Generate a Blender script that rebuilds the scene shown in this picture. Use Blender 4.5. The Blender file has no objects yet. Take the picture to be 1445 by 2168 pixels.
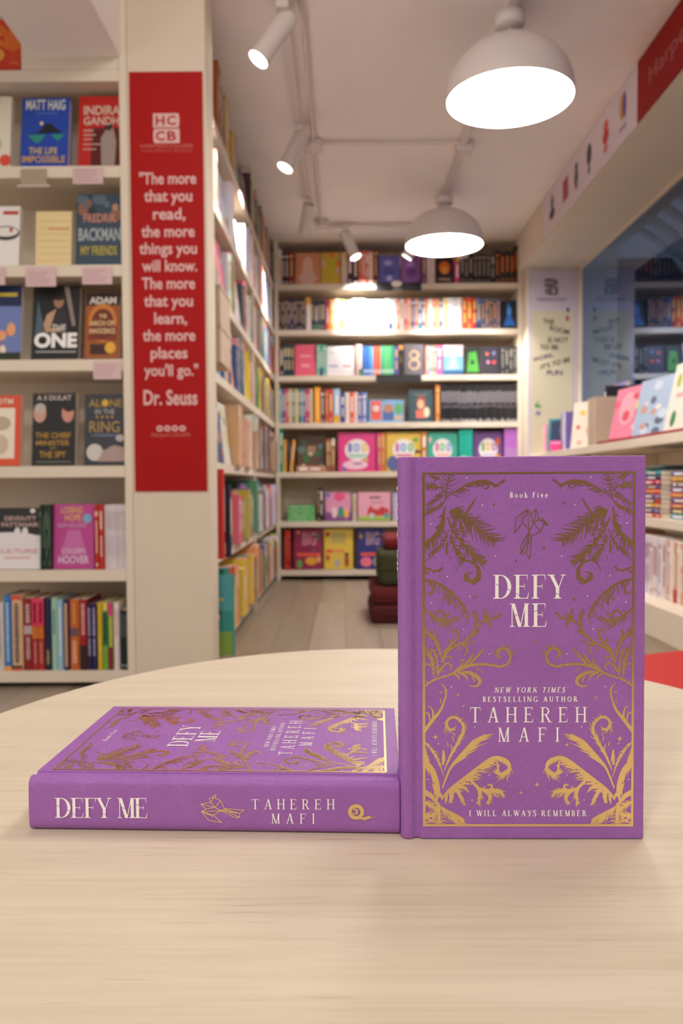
import bpy, bmesh, math, random
from mathutils import Matrix, Vector, Euler
R = math.radians
scene = bpy.context.scene
COL = scene.collection

# ------------------------------------------------------------------ camera
CAM_Z = 0.64
FPX = 1690.0
cam_d = bpy.data.cameras.new('camera'); cam = bpy.data.objects.new('camera', cam_d); COL.objects.link(cam)
cam_d.sensor_fit = 'HORIZONTAL'; cam_d.sensor_width = 24.0; cam_d.lens = FPX / 1445 * 24.0
cam_d.clip_start = 0.02; cam_d.clip_end = 60
cam_d.dof.use_dof = True; cam_d.dof.focus_distance = 0.475; cam_d.dof.aperture_fstop = 10.5; cam_d.dof.aperture_blades = 8
cam.matrix_world = (Matrix.Translation((0, 0, CAM_Z)) @ Matrix.Rotation(R(0.25), 4, 'Z') @
                    Matrix.Rotation(R(90 - 2.0), 4, 'X') @ Matrix.Rotation(R(-0.35), 4, 'Z'))
scene.camera = cam

# ------------------------------------------------------------------ world, exposure
w = bpy.data.worlds.new('shop_ambient'); scene.world = w; w.use_nodes = True
w.node_tree.nodes['Background'].inputs[0].default_value = (1.0, 0.94, 0.89, 1)
w.node_tree.nodes['Background'].inputs[1].default_value = 1.12
scene.cycles.max_bounces = 12; scene.cycles.diffuse_bounces = 8
vs = scene.view_settings
vs.view_transform = 'Standard'; vs.look = 'None'; vs.exposure = -0.11; vs.gamma = 1.0
try: vs.use_curve_mapping = False
except Exception: pass

def area_light(name, loc, target, energy, size, col=(1, .93, .87)):
    l = bpy.data.lights.new(name, 'AREA'); l.shape = 'DISK'; l.size = size; l.energy = energy; l.color = col
    o = bpy.data.objects.new(name, l); COL.objects.link(o); o.location = loc
    o.rotation_euler = (Vector(target) - Vector(loc)).to_track_quat('-Z', 'Y').to_euler(); return o
def spot(name, loc, target, energy, deg, col=(1, .96, .92), rad=.03, blend=.5, parent=None):
    l = bpy.data.lights.new(name, 'SPOT'); l.energy = energy; l.spot_size = R(deg); l.spot_blend = blend
    l.color = col; l.shadow_soft_size = rad
    o = bpy.data.objects.new(name, l); COL.objects.link(o); o.location = loc
    o.rotation_euler = (Vector(target) - Vector(loc)).to_track_quat('-Z', 'Y').to_euler()
    return o
# unseen lights around the camera; all but the first are added fill
area_light('unseen_room_light', (-.75, -1.25, 2.2), (0, .6, .4), 26, .28)  # key light, placed to match the standing book's shadow
area_light('unseen_room_light', (.5, -.9, 2.2), (0.1, .6, .4), 10, .5)
area_light('unseen_room_light', (.565, 1.05, 1.98), (.565, 1.05, 0), 8, .42)
area_light('unseen_room_light', (-.25, .9, 2.2), (-.7, 2.6, 1.2), 12, .35)

# ------------------------------------------------------------------ helpers
TP = math.radians(2.0)
def ZT(v): return math.tan(math.atan((1084 - v) / FPX) - TP)          # height above the lens per metre of distance, for a row of the photo
def XT(u, v): return (u - 730 + (1084 - v) * .006) / FPX / (math.cos(TP) + (1084 - v) / FPX * math.sin(TP))
def lin(c):
    if isinstance(c, str):
        c = c.lstrip('#'); c = [int(c[i:i + 2], 16) / 255 for i in (0, 2, 4)]
    return tuple((x / 12.92 if x <= .04045 else ((x + .055) / 1.055) ** 2.4) for x in c)
_m = {}
def mat(c, rough=.5, metal=0.0, emit=0.0, spec=.4, key=None):
    k = (c, rough, metal, emit, spec)
    if k in _m: return _m[k]
    m = bpy.data.materials.new('mat_' + str(c).strip('#')); m.use_nodes = True
    b = m.node_tree.nodes['Principled BSDF']
    L = lin(c)
    b.inputs['Base Color'].default_value = (*L, 1); b.inputs['Roughness'].default_value = rough
    b.inputs['Metallic'].default_value = metal; b.inputs['Specular IOR Level'].default_value = spec
    if emit:
        b.inputs['Emission Color'].default_value = (*L, 1); b.inputs['Emission Strength'].default_value = emit
    _m[k] = m; return m
def nodes(name):
    m = bpy.data.materials.new(name); m.use_nodes = True
    nt = m.node_tree; return m, nt, nt.nodes['Principled BSDF']
def ramp(nt, fac, stops):
    r = nt.nodes.new('ShaderNodeValToRGB'); nt.links.new(fac, r.inputs[0])
    e = r.color_ramp.elements
    while len(e) < len(stops): e.new(.5)
    for x, (p, c) in zip(e, stops): x.position = p; x.color = (*lin(c), 1) if isinstance(c, str) else (*c, 1)
    return r.outputs[0]
def noise(nt, vec, scale, detail=4, rough=.55):
    n = nt.nodes.new('ShaderNodeTexNoise'); n.inputs['Scale'].default_value = scale
    n.inputs['Detail'].default_value = detail; n.inputs['Roughness'].default_value = rough
    nt.links.new(vec, n.inputs['Vector']); return n.outputs['Fac']
def mapping(nt, scale, rot=(0, 0, 0), loc=(0, 0, 0)):
    t = nt.nodes.new('ShaderNodeTexCoord'); mp = nt.nodes.new('ShaderNodeMapping')
    mp.inputs['Scale'].default_value = scale; mp.inputs['Rotation'].default_value = rot; mp.inputs['Location'].default_value = loc
    nt.links.new(t.outputs['Object'], mp.inputs['Vector']); return mp.outputs[0]
def mix(nt, mode, fac, a, b):
    n = nt.nodes.new('ShaderNodeMix'); n.data_type = 'RGBA'; n.blend_type = mode
    n.inputs['Factor'].default_value = fac
    for s, v in ((6, a), (7, b)):
        if hasattr(v, 'links') or hasattr(v, 'is_linked'): nt.links.new(v, n.inputs[s])
        else: n.inputs[s].default_value = (*v, 1)
    return n.outputs[2]
def bump(nt, b, h, dist, st=1.0):
    n = nt.nodes.new('ShaderNodeBump'); n.inputs['Distance'].default_value = dist; n.inputs['Strength'].default_value = st
    nt.links.new(h, n.inputs['Height']); nt.links.new(n.outputs[0], b.inputs['Normal'])

def wood_table():
    m, nt, b = nodes('bleached_oak_laminate')
    v1 = mapping(nt, (2.2, 26, 4)); v2 = mapping(nt, (9, 260, 10)); v3 = mapping(nt, (14, 560, 10), (0, 0, .012))
    big = ramp(nt, noise(nt, v1, 1, 5, .6), [(.3, '#d5c8b1'), (.5, '#dacdb6'), (.72, '#e0d4bf')])
    fine = ramp(nt, noise(nt, v2, 1, 3), [(.3, (.91, .90, .885)), (.55, (1, 1, 1)), (.8, (1.02, 1.015, 1.0))])
    pores = ramp(nt, noise(nt, v3, 1, 2), [(.27, (.82, .77, .72)), (.34, (1, 1, 1)), (1, (1, 1, 1))])
    c = mix(nt, 'MULTIPLY', .9, big, fine); c = mix(nt, 'MULTIPLY', .8, c, pores)
    nt.links.new(c, b.inputs['Base Color']); b.inputs['Roughness'].default_value = .48
    b.inputs['Specular IOR Level'].default_value = .35
    bump(nt, b, noise(nt, v3, 1, 2), .0002, .35); return m
def plaster(name, c, rough=.75):
    m, nt, b = nodes(name); v = mapping(nt, (1, 1, 1))
    c0 = lin(c); n = noise(nt, v, 2.5, 4)
    col = ramp(nt, n, [(.3, tuple(x * .95 for x in c0)), (.7, c0)])
    nt.links.new(col, b.inputs['Base Color']); b.inputs['Roughness'].default_value = rough
    b.inputs['Specular IOR Level'].default_value = .2
    bump(nt, b, noise(nt, v, 90, 3), .0006, .3); return m
def cloth():
    m, nt, b = nodes('purple_book_cloth')
    v = mapping(nt, (1, 1, 1), (0, R(-45), R(-45)))
    wv = nt.nodes.new('ShaderNodeTexWave'); wv.inputs['Scale'].default_value = 520; wv.inputs['Distortion'].default_value = .5
    wv.inputs['Detail'].default_value = 1; nt.links.new(v, wv.inputs['Vector'])
    v0 = mapping(nt, (1, 1, 1)); v4 = mapping(nt, (1800, 1800, 300))
    base = ramp(nt, noise(nt, v0, 45, 3), [(.3, '#9f68b4'), (.7, '#a66ebb')])
    tw = ramp(nt, wv.outputs['Fac'], [(0, (.84, .82, .84)), (.7, (1.03, 1.03, 1.03))])
    th = ramp(nt, noise(nt, v4, 1, 1), [(.3, (.88, .86, .9)), (.7, (1.06, 1.05, 1.06))])
    c = mix(nt, 'MULTIPLY', .8, base, tw); c = mix(nt, 'MULTIPLY', .9, c, th)
    nt.links.new(c, b.inputs['Base Color']); b.inputs['Roughness'].default_value = .5
    b.inputs['Specular IOR Level'].default_value = .35
    bump(nt, b, wv.outputs['Fac'], .00006, .5); return m
def foil():
    m, nt, b = nodes('gold_foil'); v = mapping(nt, (1, 1, 1), (0, R(-45), R(-45)))
    wv = nt.nodes.new('ShaderNodeTexWave'); wv.inputs['Scale'].default_value = 520; nt.links.new(v, wv.inputs['Vector'])
    b.inputs['Base Color'].default_value = (1.0, .75, .36, 1); b.inputs['Metallic'].default_value = 1
    b.inputs['Roughness'].default_value = .30
    bump(nt, b, wv.outputs['Fac'], .00003, .4); return m
def floorwood(name, c):
    m, nt, b = nodes(name)
    v1 = mapping(nt, (14, 1.2, 1)); v2 = mapping(nt, (120, 4, 1))
    c0 = lin(c)
    big = ramp(nt, noise(nt, v1, 1, 5), [(.3, tuple(x * .86 for x in c0)), (.7, tuple(x * 1.1 for x in c0))])
    fine = ramp(nt, noise(nt, v2, 1, 3), [(.3, (.88, .87, .86)), (.7, (1, 1, 1))])
    nt.links.new(mix(nt, 'MULTIPLY', .9, big, fine), b.inputs['Base Color']); b.inputs['Roughness'].default_value = .34
    return m
def fabric(name, c):
    m, nt, b = nodes(name); v = mapping(nt, (1, 1, 1)); c0 = lin(c)
    nt.links.new(ramp(nt, noise(nt, v, 300, 2), [(.3, tuple(x * .75 for x in c0)), (.7, tuple(x * 1.2 for x in c0))]), b.inputs['Base Color'])
    b.inputs['Roughness'].default_value = .95; bump(nt, b, noise(nt, v, 500, 2), .001, .5); return m

TABLE = wood_table(); WALL = plaster('cream_plaster', '#d9cbb8'); CEIL = plaster('ceiling_paint', '#f6f0ee')
SHELF = plaster('cream_melamine', '#e0d3c0', .5); CLOTH = cloth(); FOIL = foil()
PAGES = mat('#e4d9c4', .8); WHITEMETAL = mat('#d6cdc8', .45)

class MB:
    def __init__(s): s.v = []; s.f = []; s.mi = []; s.mats = []
    def m(s, mt):
        if mt not in s.mats: s.mats.append(mt)
        return s.mats.index(mt)
    def poly(s, pts, mt=None, flip=False):
        i = len(s.v); s.v += [tuple(p) for p in pts]; f = list(range(i, i + len(pts)))
        s.f.append(f[::-1] if flip else f); s.mi.append(s.m(mt) if mt else 0)
    def box(s, x0, x1, y0, y1, z0, z1, mt=None):
        i = len(s.v)
        s.v += [(x0, y0, z0), (x1, y0, z0), (x1, y1, z0), (x0, y1, z0), (x0, y0, z1), (x1, y0, z1), (x1, y1, z1), (x0, y1, z1)]
        for f in ((3, 2, 1, 0), (4, 5, 6, 7), (0, 1, 5, 4), (1, 2, 6, 5), (2, 3, 7, 6), (3, 0, 4, 7)):
            s.f.append([i + k for k in f]); s.mi.append(s.m(mt) if mt else 0)
    def lathe(s, prof, n=32, c=(0, 0, 0), mt=None):
        i = len(s.v); k = len(prof)
        for a in range(n):
            t = 2 * math.pi * a / n
            for r, z in prof: s.v.append((c[0] + r * math.cos(t), c[1] + r * math.sin(t), c[2] + z))
        for a in range(n):
            b = (a + 1) % n
            for j in range(k - 1):
                s.f.append([i + a * k + j, i + b * k + j, i + b * k + j + 1, i + a * k + j + 1]); s.mi.append(s.m(mt) if mt else 0)
    def tube(s, p0, p1, r, n=12, mt=None, caps=True):
        p0, p1 = Vector(p0), Vector(p1); d = (p1 - p0).normalized()
        q = d.to_track_quat('Z', 'Y'); i = len(s.v)
        for p in (p0, p1):
            for a in range(n):
                t = 2 * math.pi * a / n; s.v.append(tuple(p + q @ Vector((r * math.cos(t), r * math.sin(t), 0))))
        for a in range(n):
            b = (a + 1) % n; s.f.append([i + a, i + b, i + n + b, i + n + a]); s.mi.append(s.m(mt) if mt else 0)
        if caps:
            s.f.append([i + a for a in range(n)][::-1]); s.mi.append(s.m(mt) if mt else 0)
            s.f.append([i + n + a for a in range(n)]); s.mi.append(s.m(mt) if mt else 0)
    def mesh(s, name, mt=None, smooth=False):
        me = bpy.data.meshes.new(name); me.from_pydata(s.v, [], s.f)
        for x in (s.mats or ([mt] if mt else [])): me.materials.append(x)
        if s.mats: me.polygons.foreach_set('material_index', s.mi)
        if smooth: me.shade_smooth()
        me.update(); return me
def obj(name, me, parent=None, loc=None, M=None):
    if isinstance(me, MB): me = me.mesh(name)
    o = bpy.data.objects.new(name, me); COL.objects.link(o)
    if parent: o.parent = parent
    if loc: o.location = loc
    if M is not None: o.matrix_world = M
    return o
def tag(o, label=None, cat=None, group=None, kind=None):
    if label: o['label'] = label
    if cat: o['category'] = cat
    if group: o['group'] = group
    if kind: o['kind'] = kind
    return o
def empty(name, loc=(0, 0, 0), rz=0, M=None):
    o = bpy.data.objects.new(name, None); COL.objects.link(o); o.empty_display_size = .05
    if M is not None: o.matrix_world = M
    else: o.location = loc; o.rotation_euler = (0, 0, rz)
    return o
def boxm(name, x0, x1, y0, y1, z0, z1, mt, bev=0.0):
    b = MB(); b.box(x0, x1, y0, y1, z0, z1)
    if bev:
        bm = bmesh.new(); t = b.mesh(name); bm.from_mesh(t)
        bmesh.ops.bevel(bm, geom=bm.edges[:], offset=bev, segments=2, profile=.5, affect='EDGES')
        bm.to_mesh(t); bm.free(); t.materials.append(mt); return t
    return b.mesh(name, mt)
_fc = {}
def text_geo(s, bold=0.0, font_sp=1.0):
    """default built-in font, returned as (verts2d, faces, width, height) scaled so that cap height is 1"""
    k = (s, bold)
    if k in _fc: return _fc[k]
    c = bpy.data.curves.new('t', 'FONT'); c.body = s; c.size = 1; c.offset = bold; c.space_character = font_sp
    c.resolution_u = 3
    o = bpy.data.objects.new('t', c); COL.objects.link(o)
    dg = bpy.context.evaluated_depsgraph_get(); me = bpy.data.meshes.new_from_object(o.evaluated_get(dg))
    vs_ = [(v.co.x, v.co.y) for v in me.vertices]; fs = [list(p.vertices) for p in me.polygons]
    bpy.data.objects.remove(o); bpy.data.curves.remove(c); bpy.data.meshes.remove(me)
    x0 = min(v[0] for v in vs_); x1 = max(v[0] for v in vs_); y0 = min(v[1] for v in vs_); y1 = max(v[1] for v in vs_)
    _fc[k] = (vs_, fs, x0, x1, y0, y1); return _fc[k]
def put_text(mb, s, fit, place, mt, bold=.02):
    """fit = (u0,u1,v0,v1) box in 2-D, place(u,v) -> 3-D"""
    vs_, fs, x0, x1, y0, y1 = text_geo(s, bold)
    u0, u1, v0, v1 = fit; i = len(mb.v)
    for x, y in vs_:
        mb.v.append(tuple(place(u0 + (x - x0) / (x1 - x0) * (u1 - u0), v0 + (y - y0) / (y1 - y0) * (v1 - v0))))
    k = mb.m(mt)
    for f in fs: mb.f.append([i + j for j in f]); mb.mi.append(k)
def disc(mb, cu, cv, ru, rv, place, mt, n=18, a0=0, a1=2 * math.pi):
    pts = [place(cu + ru * math.cos(a0 + (a1 - a0) * k / n), cv + rv * math.sin(a0 + (a1 - a0) * k / n)) for k in range(n + (0 if a1 - a0 > 6.28 else 1))]
    mb.poly(pts, mt)
def rect(mb, u0, u1, v0, v1, place, mt): mb.poly([place(u0, v0), place(u1, v0), place(u1, v1), place(u0, v1)], mt)

# ------------------------------------------------------------------ the room
st = lambda o: tag(o, kind='structure')
fl = st(obj('floor', boxm('floor', -2.6, 3.4, -2.4, 5.9, -.06, -.004, mat('#8f7c68', .6))))
rng = random.Random(5)
pw = .145
planks = [floorwood('floor_oak', c) for c in ('#a59684', '#978874', '#ad9e8b', '#9f9282')]
pm = []
for k, ln in enumerate((1.22,)):
    for m_ in planks:
        pm.append(boxm('plank', .0008, pw - .0008, .0008, ln - .0008, -.004, 0, m_, .0008))
nx = 0
for i in range(-8, 17):
    off = rng.random() * 1.22
    y = .6 - off
    while y < 5.7:
        if y + 1.22 < 5.85: obj('plank', pm[rng.randrange(4)], fl, (i * pw, y, 0))
        y += 1.22
CZ = 2.25
st(obj('ceiling', boxm('ceiling', -2.6, 3.4, -2.4, 5.9, CZ, CZ + .08, CEIL)))
st(obj('wall_back', boxm('wall_back', -2.6, 1.90, 5.62, 5.72, 0, CZ, WALL)))
st(obj('wall_left', boxm('wall_left', -2.6, -2.5, 2.2, 5.9, 0, CZ, WALL)))
st(obj('wall_unseen', boxm('wall_unseen', -1.5, 1.7, -2.5, -2.4, 0, CZ, mat('#6c4c38', .8))))  # unseen dark wall added behind the camera so the upper foil reflects dark
# square pillar that carries the red banner
st(obj('trim_1', boxm('pillar', -.6635, -.421, 2.5, 2.64, 0, CZ, WALL, .003)))
# boxed beam coming towards the viewer above the left bookcase
st(obj('trim_2', boxm('boxed_beam', -.958, -.682, -.2, 2.505, 1.957, CZ + .01, CEIL, .004)))
# beam over the window alcove on the right
st(obj('trim_3', boxm('alcove_beam', 1.137, 1.62, -.6, 5.25, 2.017, CZ + .01, WALL, .003)))
# narrow wall at the end of the alcove
st(obj('wall_pier', boxm('pier', 1.175, 1.75, 5.16, 5.63, 0, CZ, WALL, .003)))
area_light('outside_fill_light', (2.5, 4.5, .9), (2.4, 5.7, 1.35), 16, .4, (.55, .72, 1))  # added blue light behind the glass to brighten the outer wall and slats
# window in the alcove: glass, frame, the dark street canopy behind it
wf = MB()
wf.box(1.505, 1.57, 5.13, 5.159, .825, 2.0165); wf.box(1.505, 1.57, 1.0, 5.13, 2.0, 2.0165); wf.box(1.535, 1.57, 1.0, 5.13, .79, .815)
win = tag(obj('window_1', wf.mesh('window', SHELF)), kind='structure')
gm, nt, b = nodes('dark_window_glass')
for n in list(nt.nodes):
    if n.type != 'OUTPUT_MATERIAL': nt.nodes.remove(n)
out = nt.nodes['Material Output']
tr = nt.nodes.new('ShaderNodeBsdfTransparent'); tr.inputs[0].default_value = (.55, .62, .68, 1)
gl = nt.nodes.new('ShaderNodeBsdfGlossy'); gl.inputs[0].default_value = (.50, .60, .86, 1); gl.inputs['Roughness'].default_value = .03
mx = nt.nodes.new('ShaderNodeMixShader'); mx.inputs[0].default_value = .36
nt.links.new(tr.outputs[0], mx.inputs[1]); nt.links.new(gl.outputs[0], mx.inputs[2]); nt.links.new(mx.outputs[0], out.inputs[0])
obj('window_glass', boxm('glass', 1.517, 1.521, 1.0, 5.13, .80, 2.0, gm), win)
st(obj('wall_right', boxm('wall_right', 1.55, 1.62, -2.4, 5.2, 0, .78, WALL)))
st(obj('wall_outside', boxm('wall_outside', 3.2, 3.3, 1.0, 5.9, 0, 2.8, mat('#3c4650', .9))))
st(obj('wall_outside', boxm('wall_outside', 1.62, 3.2, 5.8, 5.9, 0, 2.8, mat('#343c48', .9))))
cn = empty('street_canopy', (2.0, 4.3, 2.12)); tag(cn, 'dark slatted canopy seen through the right window', 'canopy')
for k in range(9):
    mb = MB(); n = 10
    for j in range(n):
        a0, a1 = j / n, (j + 1) / n
        f = lambda a: (-.62 + 1.3 * a, -.25 + .9 * a * a, .06 - .75 * a * a)
        p, q = f(a0), f(a1)
        for (dz, fl_) in ((0, False), (.02, True)):
            mb.poly([(p[0], p[1] , p[2] + dz), (q[0], q[1], q[2] + dz), (q[0], q[1] + .06, q[2] + dz), (p[0], p[1] + .06, p[2] + dz)], mat('#b4bdb8', .6), fl_)
    obj('slat', mb, cn, (0, -.9 + k * .19, 0))

# ------------------------------------------------------------------ bookcases
def bookcase(name, label, loc, rz, W, Dp, tops, top_z, divs=(), th=.036, grp=None, head=.045, sides=(True, True), base=.07, z_front=0.0):
    e = empty(name, loc, rz); tag(e, label, 'bookcase', grp)
    if sides[0]: obj('side_panel', boxm('side', 0, .025, 0, Dp, 0, top_z, SHELF, .0015), e)
    if sides[1]: obj('side_panel', boxm('side', W - .0245, W, 0, Dp, 0, top_z, SHELF, .0015), e)
    xs = [.025 if sides[0] else 0] + list(divs) + [W - .025 if sides[1] else W]
    for d in divs: obj('divider', boxm('div', d - .012, d + .012, .002, Dp, 0, top_z, SHELF, .0015), e)
    for z in tops:
        for a, b_ in zip(xs[:-1], xs[1:]):
            aa = a + (.012 if a in divs else 0); bb = b_ - (.012 if b_ in divs else 0)
            obj('shelf', boxm('shelf', aa, bb, 0.001, Dp - .008, z - th, z, SHELF, .0015), e)
    obj('back_panel', boxm('bp', 0, W, Dp - .008, Dp, 0, top_z, SHELF), e)
    if head: obj('header_board', boxm('hd', 0.026, W - .026, 0.002, .03, top_z - head, top_z - .001, SHELF), e)
    return e
TOPS = [1.957, 1.658, 1.357, 1.047, .7213, .392, .0675]
BX0, BY = -.458, 5.3
back = bookcase('bookcase', 'wide cream bookcase facing the viewer at the end of the room', (BX0, BY, 0), 0, 1.63, .31, TOPS, CZ - .001, (), head=.012)
aisle = bookcase('bookcase', 'long cream bookcase running along the left side of the aisle', (-.460, 2.645, 0), R(90), 2.648, .20, TOPS, CZ - .001, (1.49,), sides=(False, False), head=0)
LX0 = -1.75; LTOP = [1.921, 1.629, 1.326, 1.034, .702, .3745, .0545]
left = bookcase('bookcase', 'cream bookcase on the left beside the pillar with the red banner', (LX0, 2.5, 0), 0, 1.086, .30, LTOP, CZ - .001, (.09,), head=0)
RT = [.82, .50, .205]
obj('header_board', boxm('hb', .762, 1.06, .002, .02, LTOP[0] + .0005, CZ - .002, SHELF), left)
right = empty('low_bookcase', (1.2, 5.195, 0), R(-90)); tag(right, 'low cream bookcase with open shelves under the right window', 'bookcase')
obj('counter_top', boxm('ct', 0, 4.0, -.012, .33, .782, .82, SHELF, .003), right)
obj('shelf', boxm('s', 0, 4.0, .0, .32, .464, .50, SHELF, .002), right)
obj('shelf', boxm('s', 0, 4.0, -.11, .32, .09, .205, SHELF, .002), right)
obj('plinth', boxm('s', 0, 4.0, -.08, .32, 0, .09, SHELF, .002), right)
obj('back_panel', boxm('s', 0, 4.0, .321, .33, 0, .78, SHELF), right)
for x in (0.012, 1.3, 2.6, 3.98): obj('divider', boxm('s', x - .012, x + .012, .001, .32, .205, .464, SHELF), right); obj('divider', boxm('s', x - .012, x + .012, .001, .32, .50, .782, SHELF), right)

# ------------------------------------------------------------------ books
CN = {'black': '#1c1a1c', 'dark grey': '#4a4648', 'grey': '#8a8584', 'white': '#eeeaea', 'cream': '#e8dcc0', 'red': '#c42a22', 'dark red': '#7a1c1c', 'coral': '#ea7460', 'salmon': '#e4a088',
      'pink': '#e0608e', 'pale pink': '#ecb4bc', 'magenta': '#c03a86', 'purple': '#8050a0', 'lilac': '#c08ad0', 'navy': '#1e2a50', 'blue': '#2f62b8', 'light blue': '#8cc0e0',
      'indigo': '#4a3a94', 'teal': '#2aa090', 'dark teal': '#1e4a50', 'green': '#4a9a44', 'dark green': '#2a4432', 'lime green': '#9cc84a', 'mint green': '#a4d4bc', 'yellow': '#e8cc50', 'mustard': '#c89a34',
      'orange': '#ee8c30', 'brown': '#845034', 'beige': '#c8ae8c'}
CL = {k: lin(v) for k, v in CN.items()}
def cname(c):
    L = lin(c); g = lambda t: [x ** .45 for x in t]
    a = g(L); return min(CL, key=lambda k: sum((p - q) ** 2 for p, q in zip(a, g(CL[k]))))
def ordn(n): return '%d%s' % (n, 'th' if 10 <= n % 100 <= 20 else {1: 'st', 2: 'nd', 3: 'rd'}.get(n % 10, 'th'))
def q(v, s): return round(v / s) * s
_bm = {}
def cover_mesh(t, h, d, hard):
    k = ('c', round(t, 4), round(h, 3), round(d, 3), hard)
    if k in _bm: return _bm[k]
    b = MB(); bt = .0022 if hard else .0006; x = t / 2; bu = .0025 if hard else .0004
    b.box(x - bt, x, .003, d, 0, h); b.box(-x, -x + bt, .003, d, 0, h)
    n = 4 if hard else 2; pr = []
    for i in range(n + 1):
        a = -1 + 2 * i / n; pr.append((a * x, .003 - (.003 + bu) * (1 - a ** 4) ** .5 + 0.0))
    for i in range(n):
        (xa, ya), (xb, yb) = pr[i], pr[i + 1]; ya2, yb2 = ya + bt, yb + bt
        b.poly([(xa, ya, 0), (xb, yb, 0), (xb, yb, h), (xa, ya, h)])
        b.poly([(xa, ya2, 0), (xb, yb2, 0), (xb, yb2, h), (xa, ya2, h)], None, True)
        b.poly([(xa, ya, h), (xb, yb, h), (xb, yb2, h), (xa, ya2, h)]); b.poly([(xa, ya, 0), (xb, yb, 0), (xb, yb2, 0), (xa, ya2, 0)], None, True)
    me = b.mesh('book_cover', mat('#888888')); _bm[k] = me; return me
def page_mesh(t, h, d, hard):
    k = ('p', round(t, 4), round(h, 3), round(d, 3), hard)
    if k in _bm: return _bm[k]
    b = MB(); e = .003 if hard else .0004; x = t / 2 - (.0022 if hard else .0006)
    b.box(-x, x, .0032, d - e, e, h - e); me = b.mesh('pages', PAGES); _bm[k] = me; return me
BR = random.Random(11)
def book(M, t, h, d, col, label, group, hard=None, bands=None, name=None, detail=1, art=None, rough=.42):
    hard = BR.random() < .4 if hard is None else hard
    t = max(.006, q(t, .001)); h = q(h, .005); d = math.floor(d / .005) * .005
    o = obj(name or ('hardcover_book' if hard else 'paperback_book'), cover_mesh(t, h, d, hard)); o.matrix_world = M
    o.material_slots[0].link = 'OBJECT'; o.material_slots[0].material = mat(col, rough)
    tag(o, label, 'book', group)
    obj('pages', page_mesh(t, h, d, hard), o)
    y = -(.0025 if hard else .0004) - .0005
    if bands is not None:
        mb = MB(); pl = lambda u, v: (u, y, v)
        for (z0, z1, wf_, c) in bands: rect(mb, -t / 2 * wf_, t / 2 * wf_, z0 * h, z1 * h, pl, mat(c, .4))
        if mb.f: obj('spine_print', mb, o)
    if art:
        mb = MB(); tx = MB()
        pf = lambda L: (lambda u, v: (t / 2 + .0004 * L, .003 + u * (d - .003), v * h))
        art(mb, tx, pf)
        if mb.f: obj('cover_art', mb, o)
        if tx.f: obj('cover_lettering', tx, o)
    return o
def rbands(rg, light=None):
    """printed blocks on a spine: title, author, publisher mark"""
    c = light or rg.choice(['#efe6d8', '#e8d8a0', '#f4f0f0', '#d8b070', '#f0e0e4'])
    st_ = rg.choice((0, 1, 4)) if light or rg.random() < .6 else rg.randrange(5)
    if st_ == 0: return [(.35, .85, .42, c), (.08, .14, .4, c)]
    if st_ == 1: return [(.62, .9, .5, c), (.2, .52, .34, c)]
    if st_ == 2: return [(.0, .22, 1, rg.choice(['#c0392b', '#2c3e70', '#e0b040', '#3a8a70'])), (.3, .8, .4, c)]
    if st_ == 3: return [(.78, 1, 1, rg.choice(['#d8a040', '#34495e', '#b04060', '#e8e0d0'])), (.22, .7, .38, c)]
    return [(.25, .75, .3, c), (.82, .9, .6, c), (.05, .1, .5, c)]
def dashed(z0, z1, wd, c, rg, n=None):
    n = n or int((z1 - z0) * 22); out = []; z = z0
    while z < z1:
        L = .012 + rg.random() * .022; out.append((z, min(z + L, z1), wd * (.75 + .25 * rg.random()), c)); z += L + .007
    return out
def packed(M, x0, x1, z, hmax, pal, seed, label, d=.14, y=.012):
    mb = MB(); g = random.Random(seed); x = x0
    while x < x1 - .03:
        t = g.uniform(.012, .03); h = hmax * g.uniform(.85, 1)
        mb.box(x, x + t - .0006, y, y + d, z + .0004, z + h, mat(g.choice(pal), .5)); rect(mb, x + t * .3, x + t * .7, z + h * .3, z + h * .8, (lambda u, v: (u, y - .0006, v)), mat('#e8e0d0', .5)); x += t
    o = obj('packed_books', mb); o.matrix_world = M; tag(o, label, 'books', kind='stuff')
PH = {}
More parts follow.
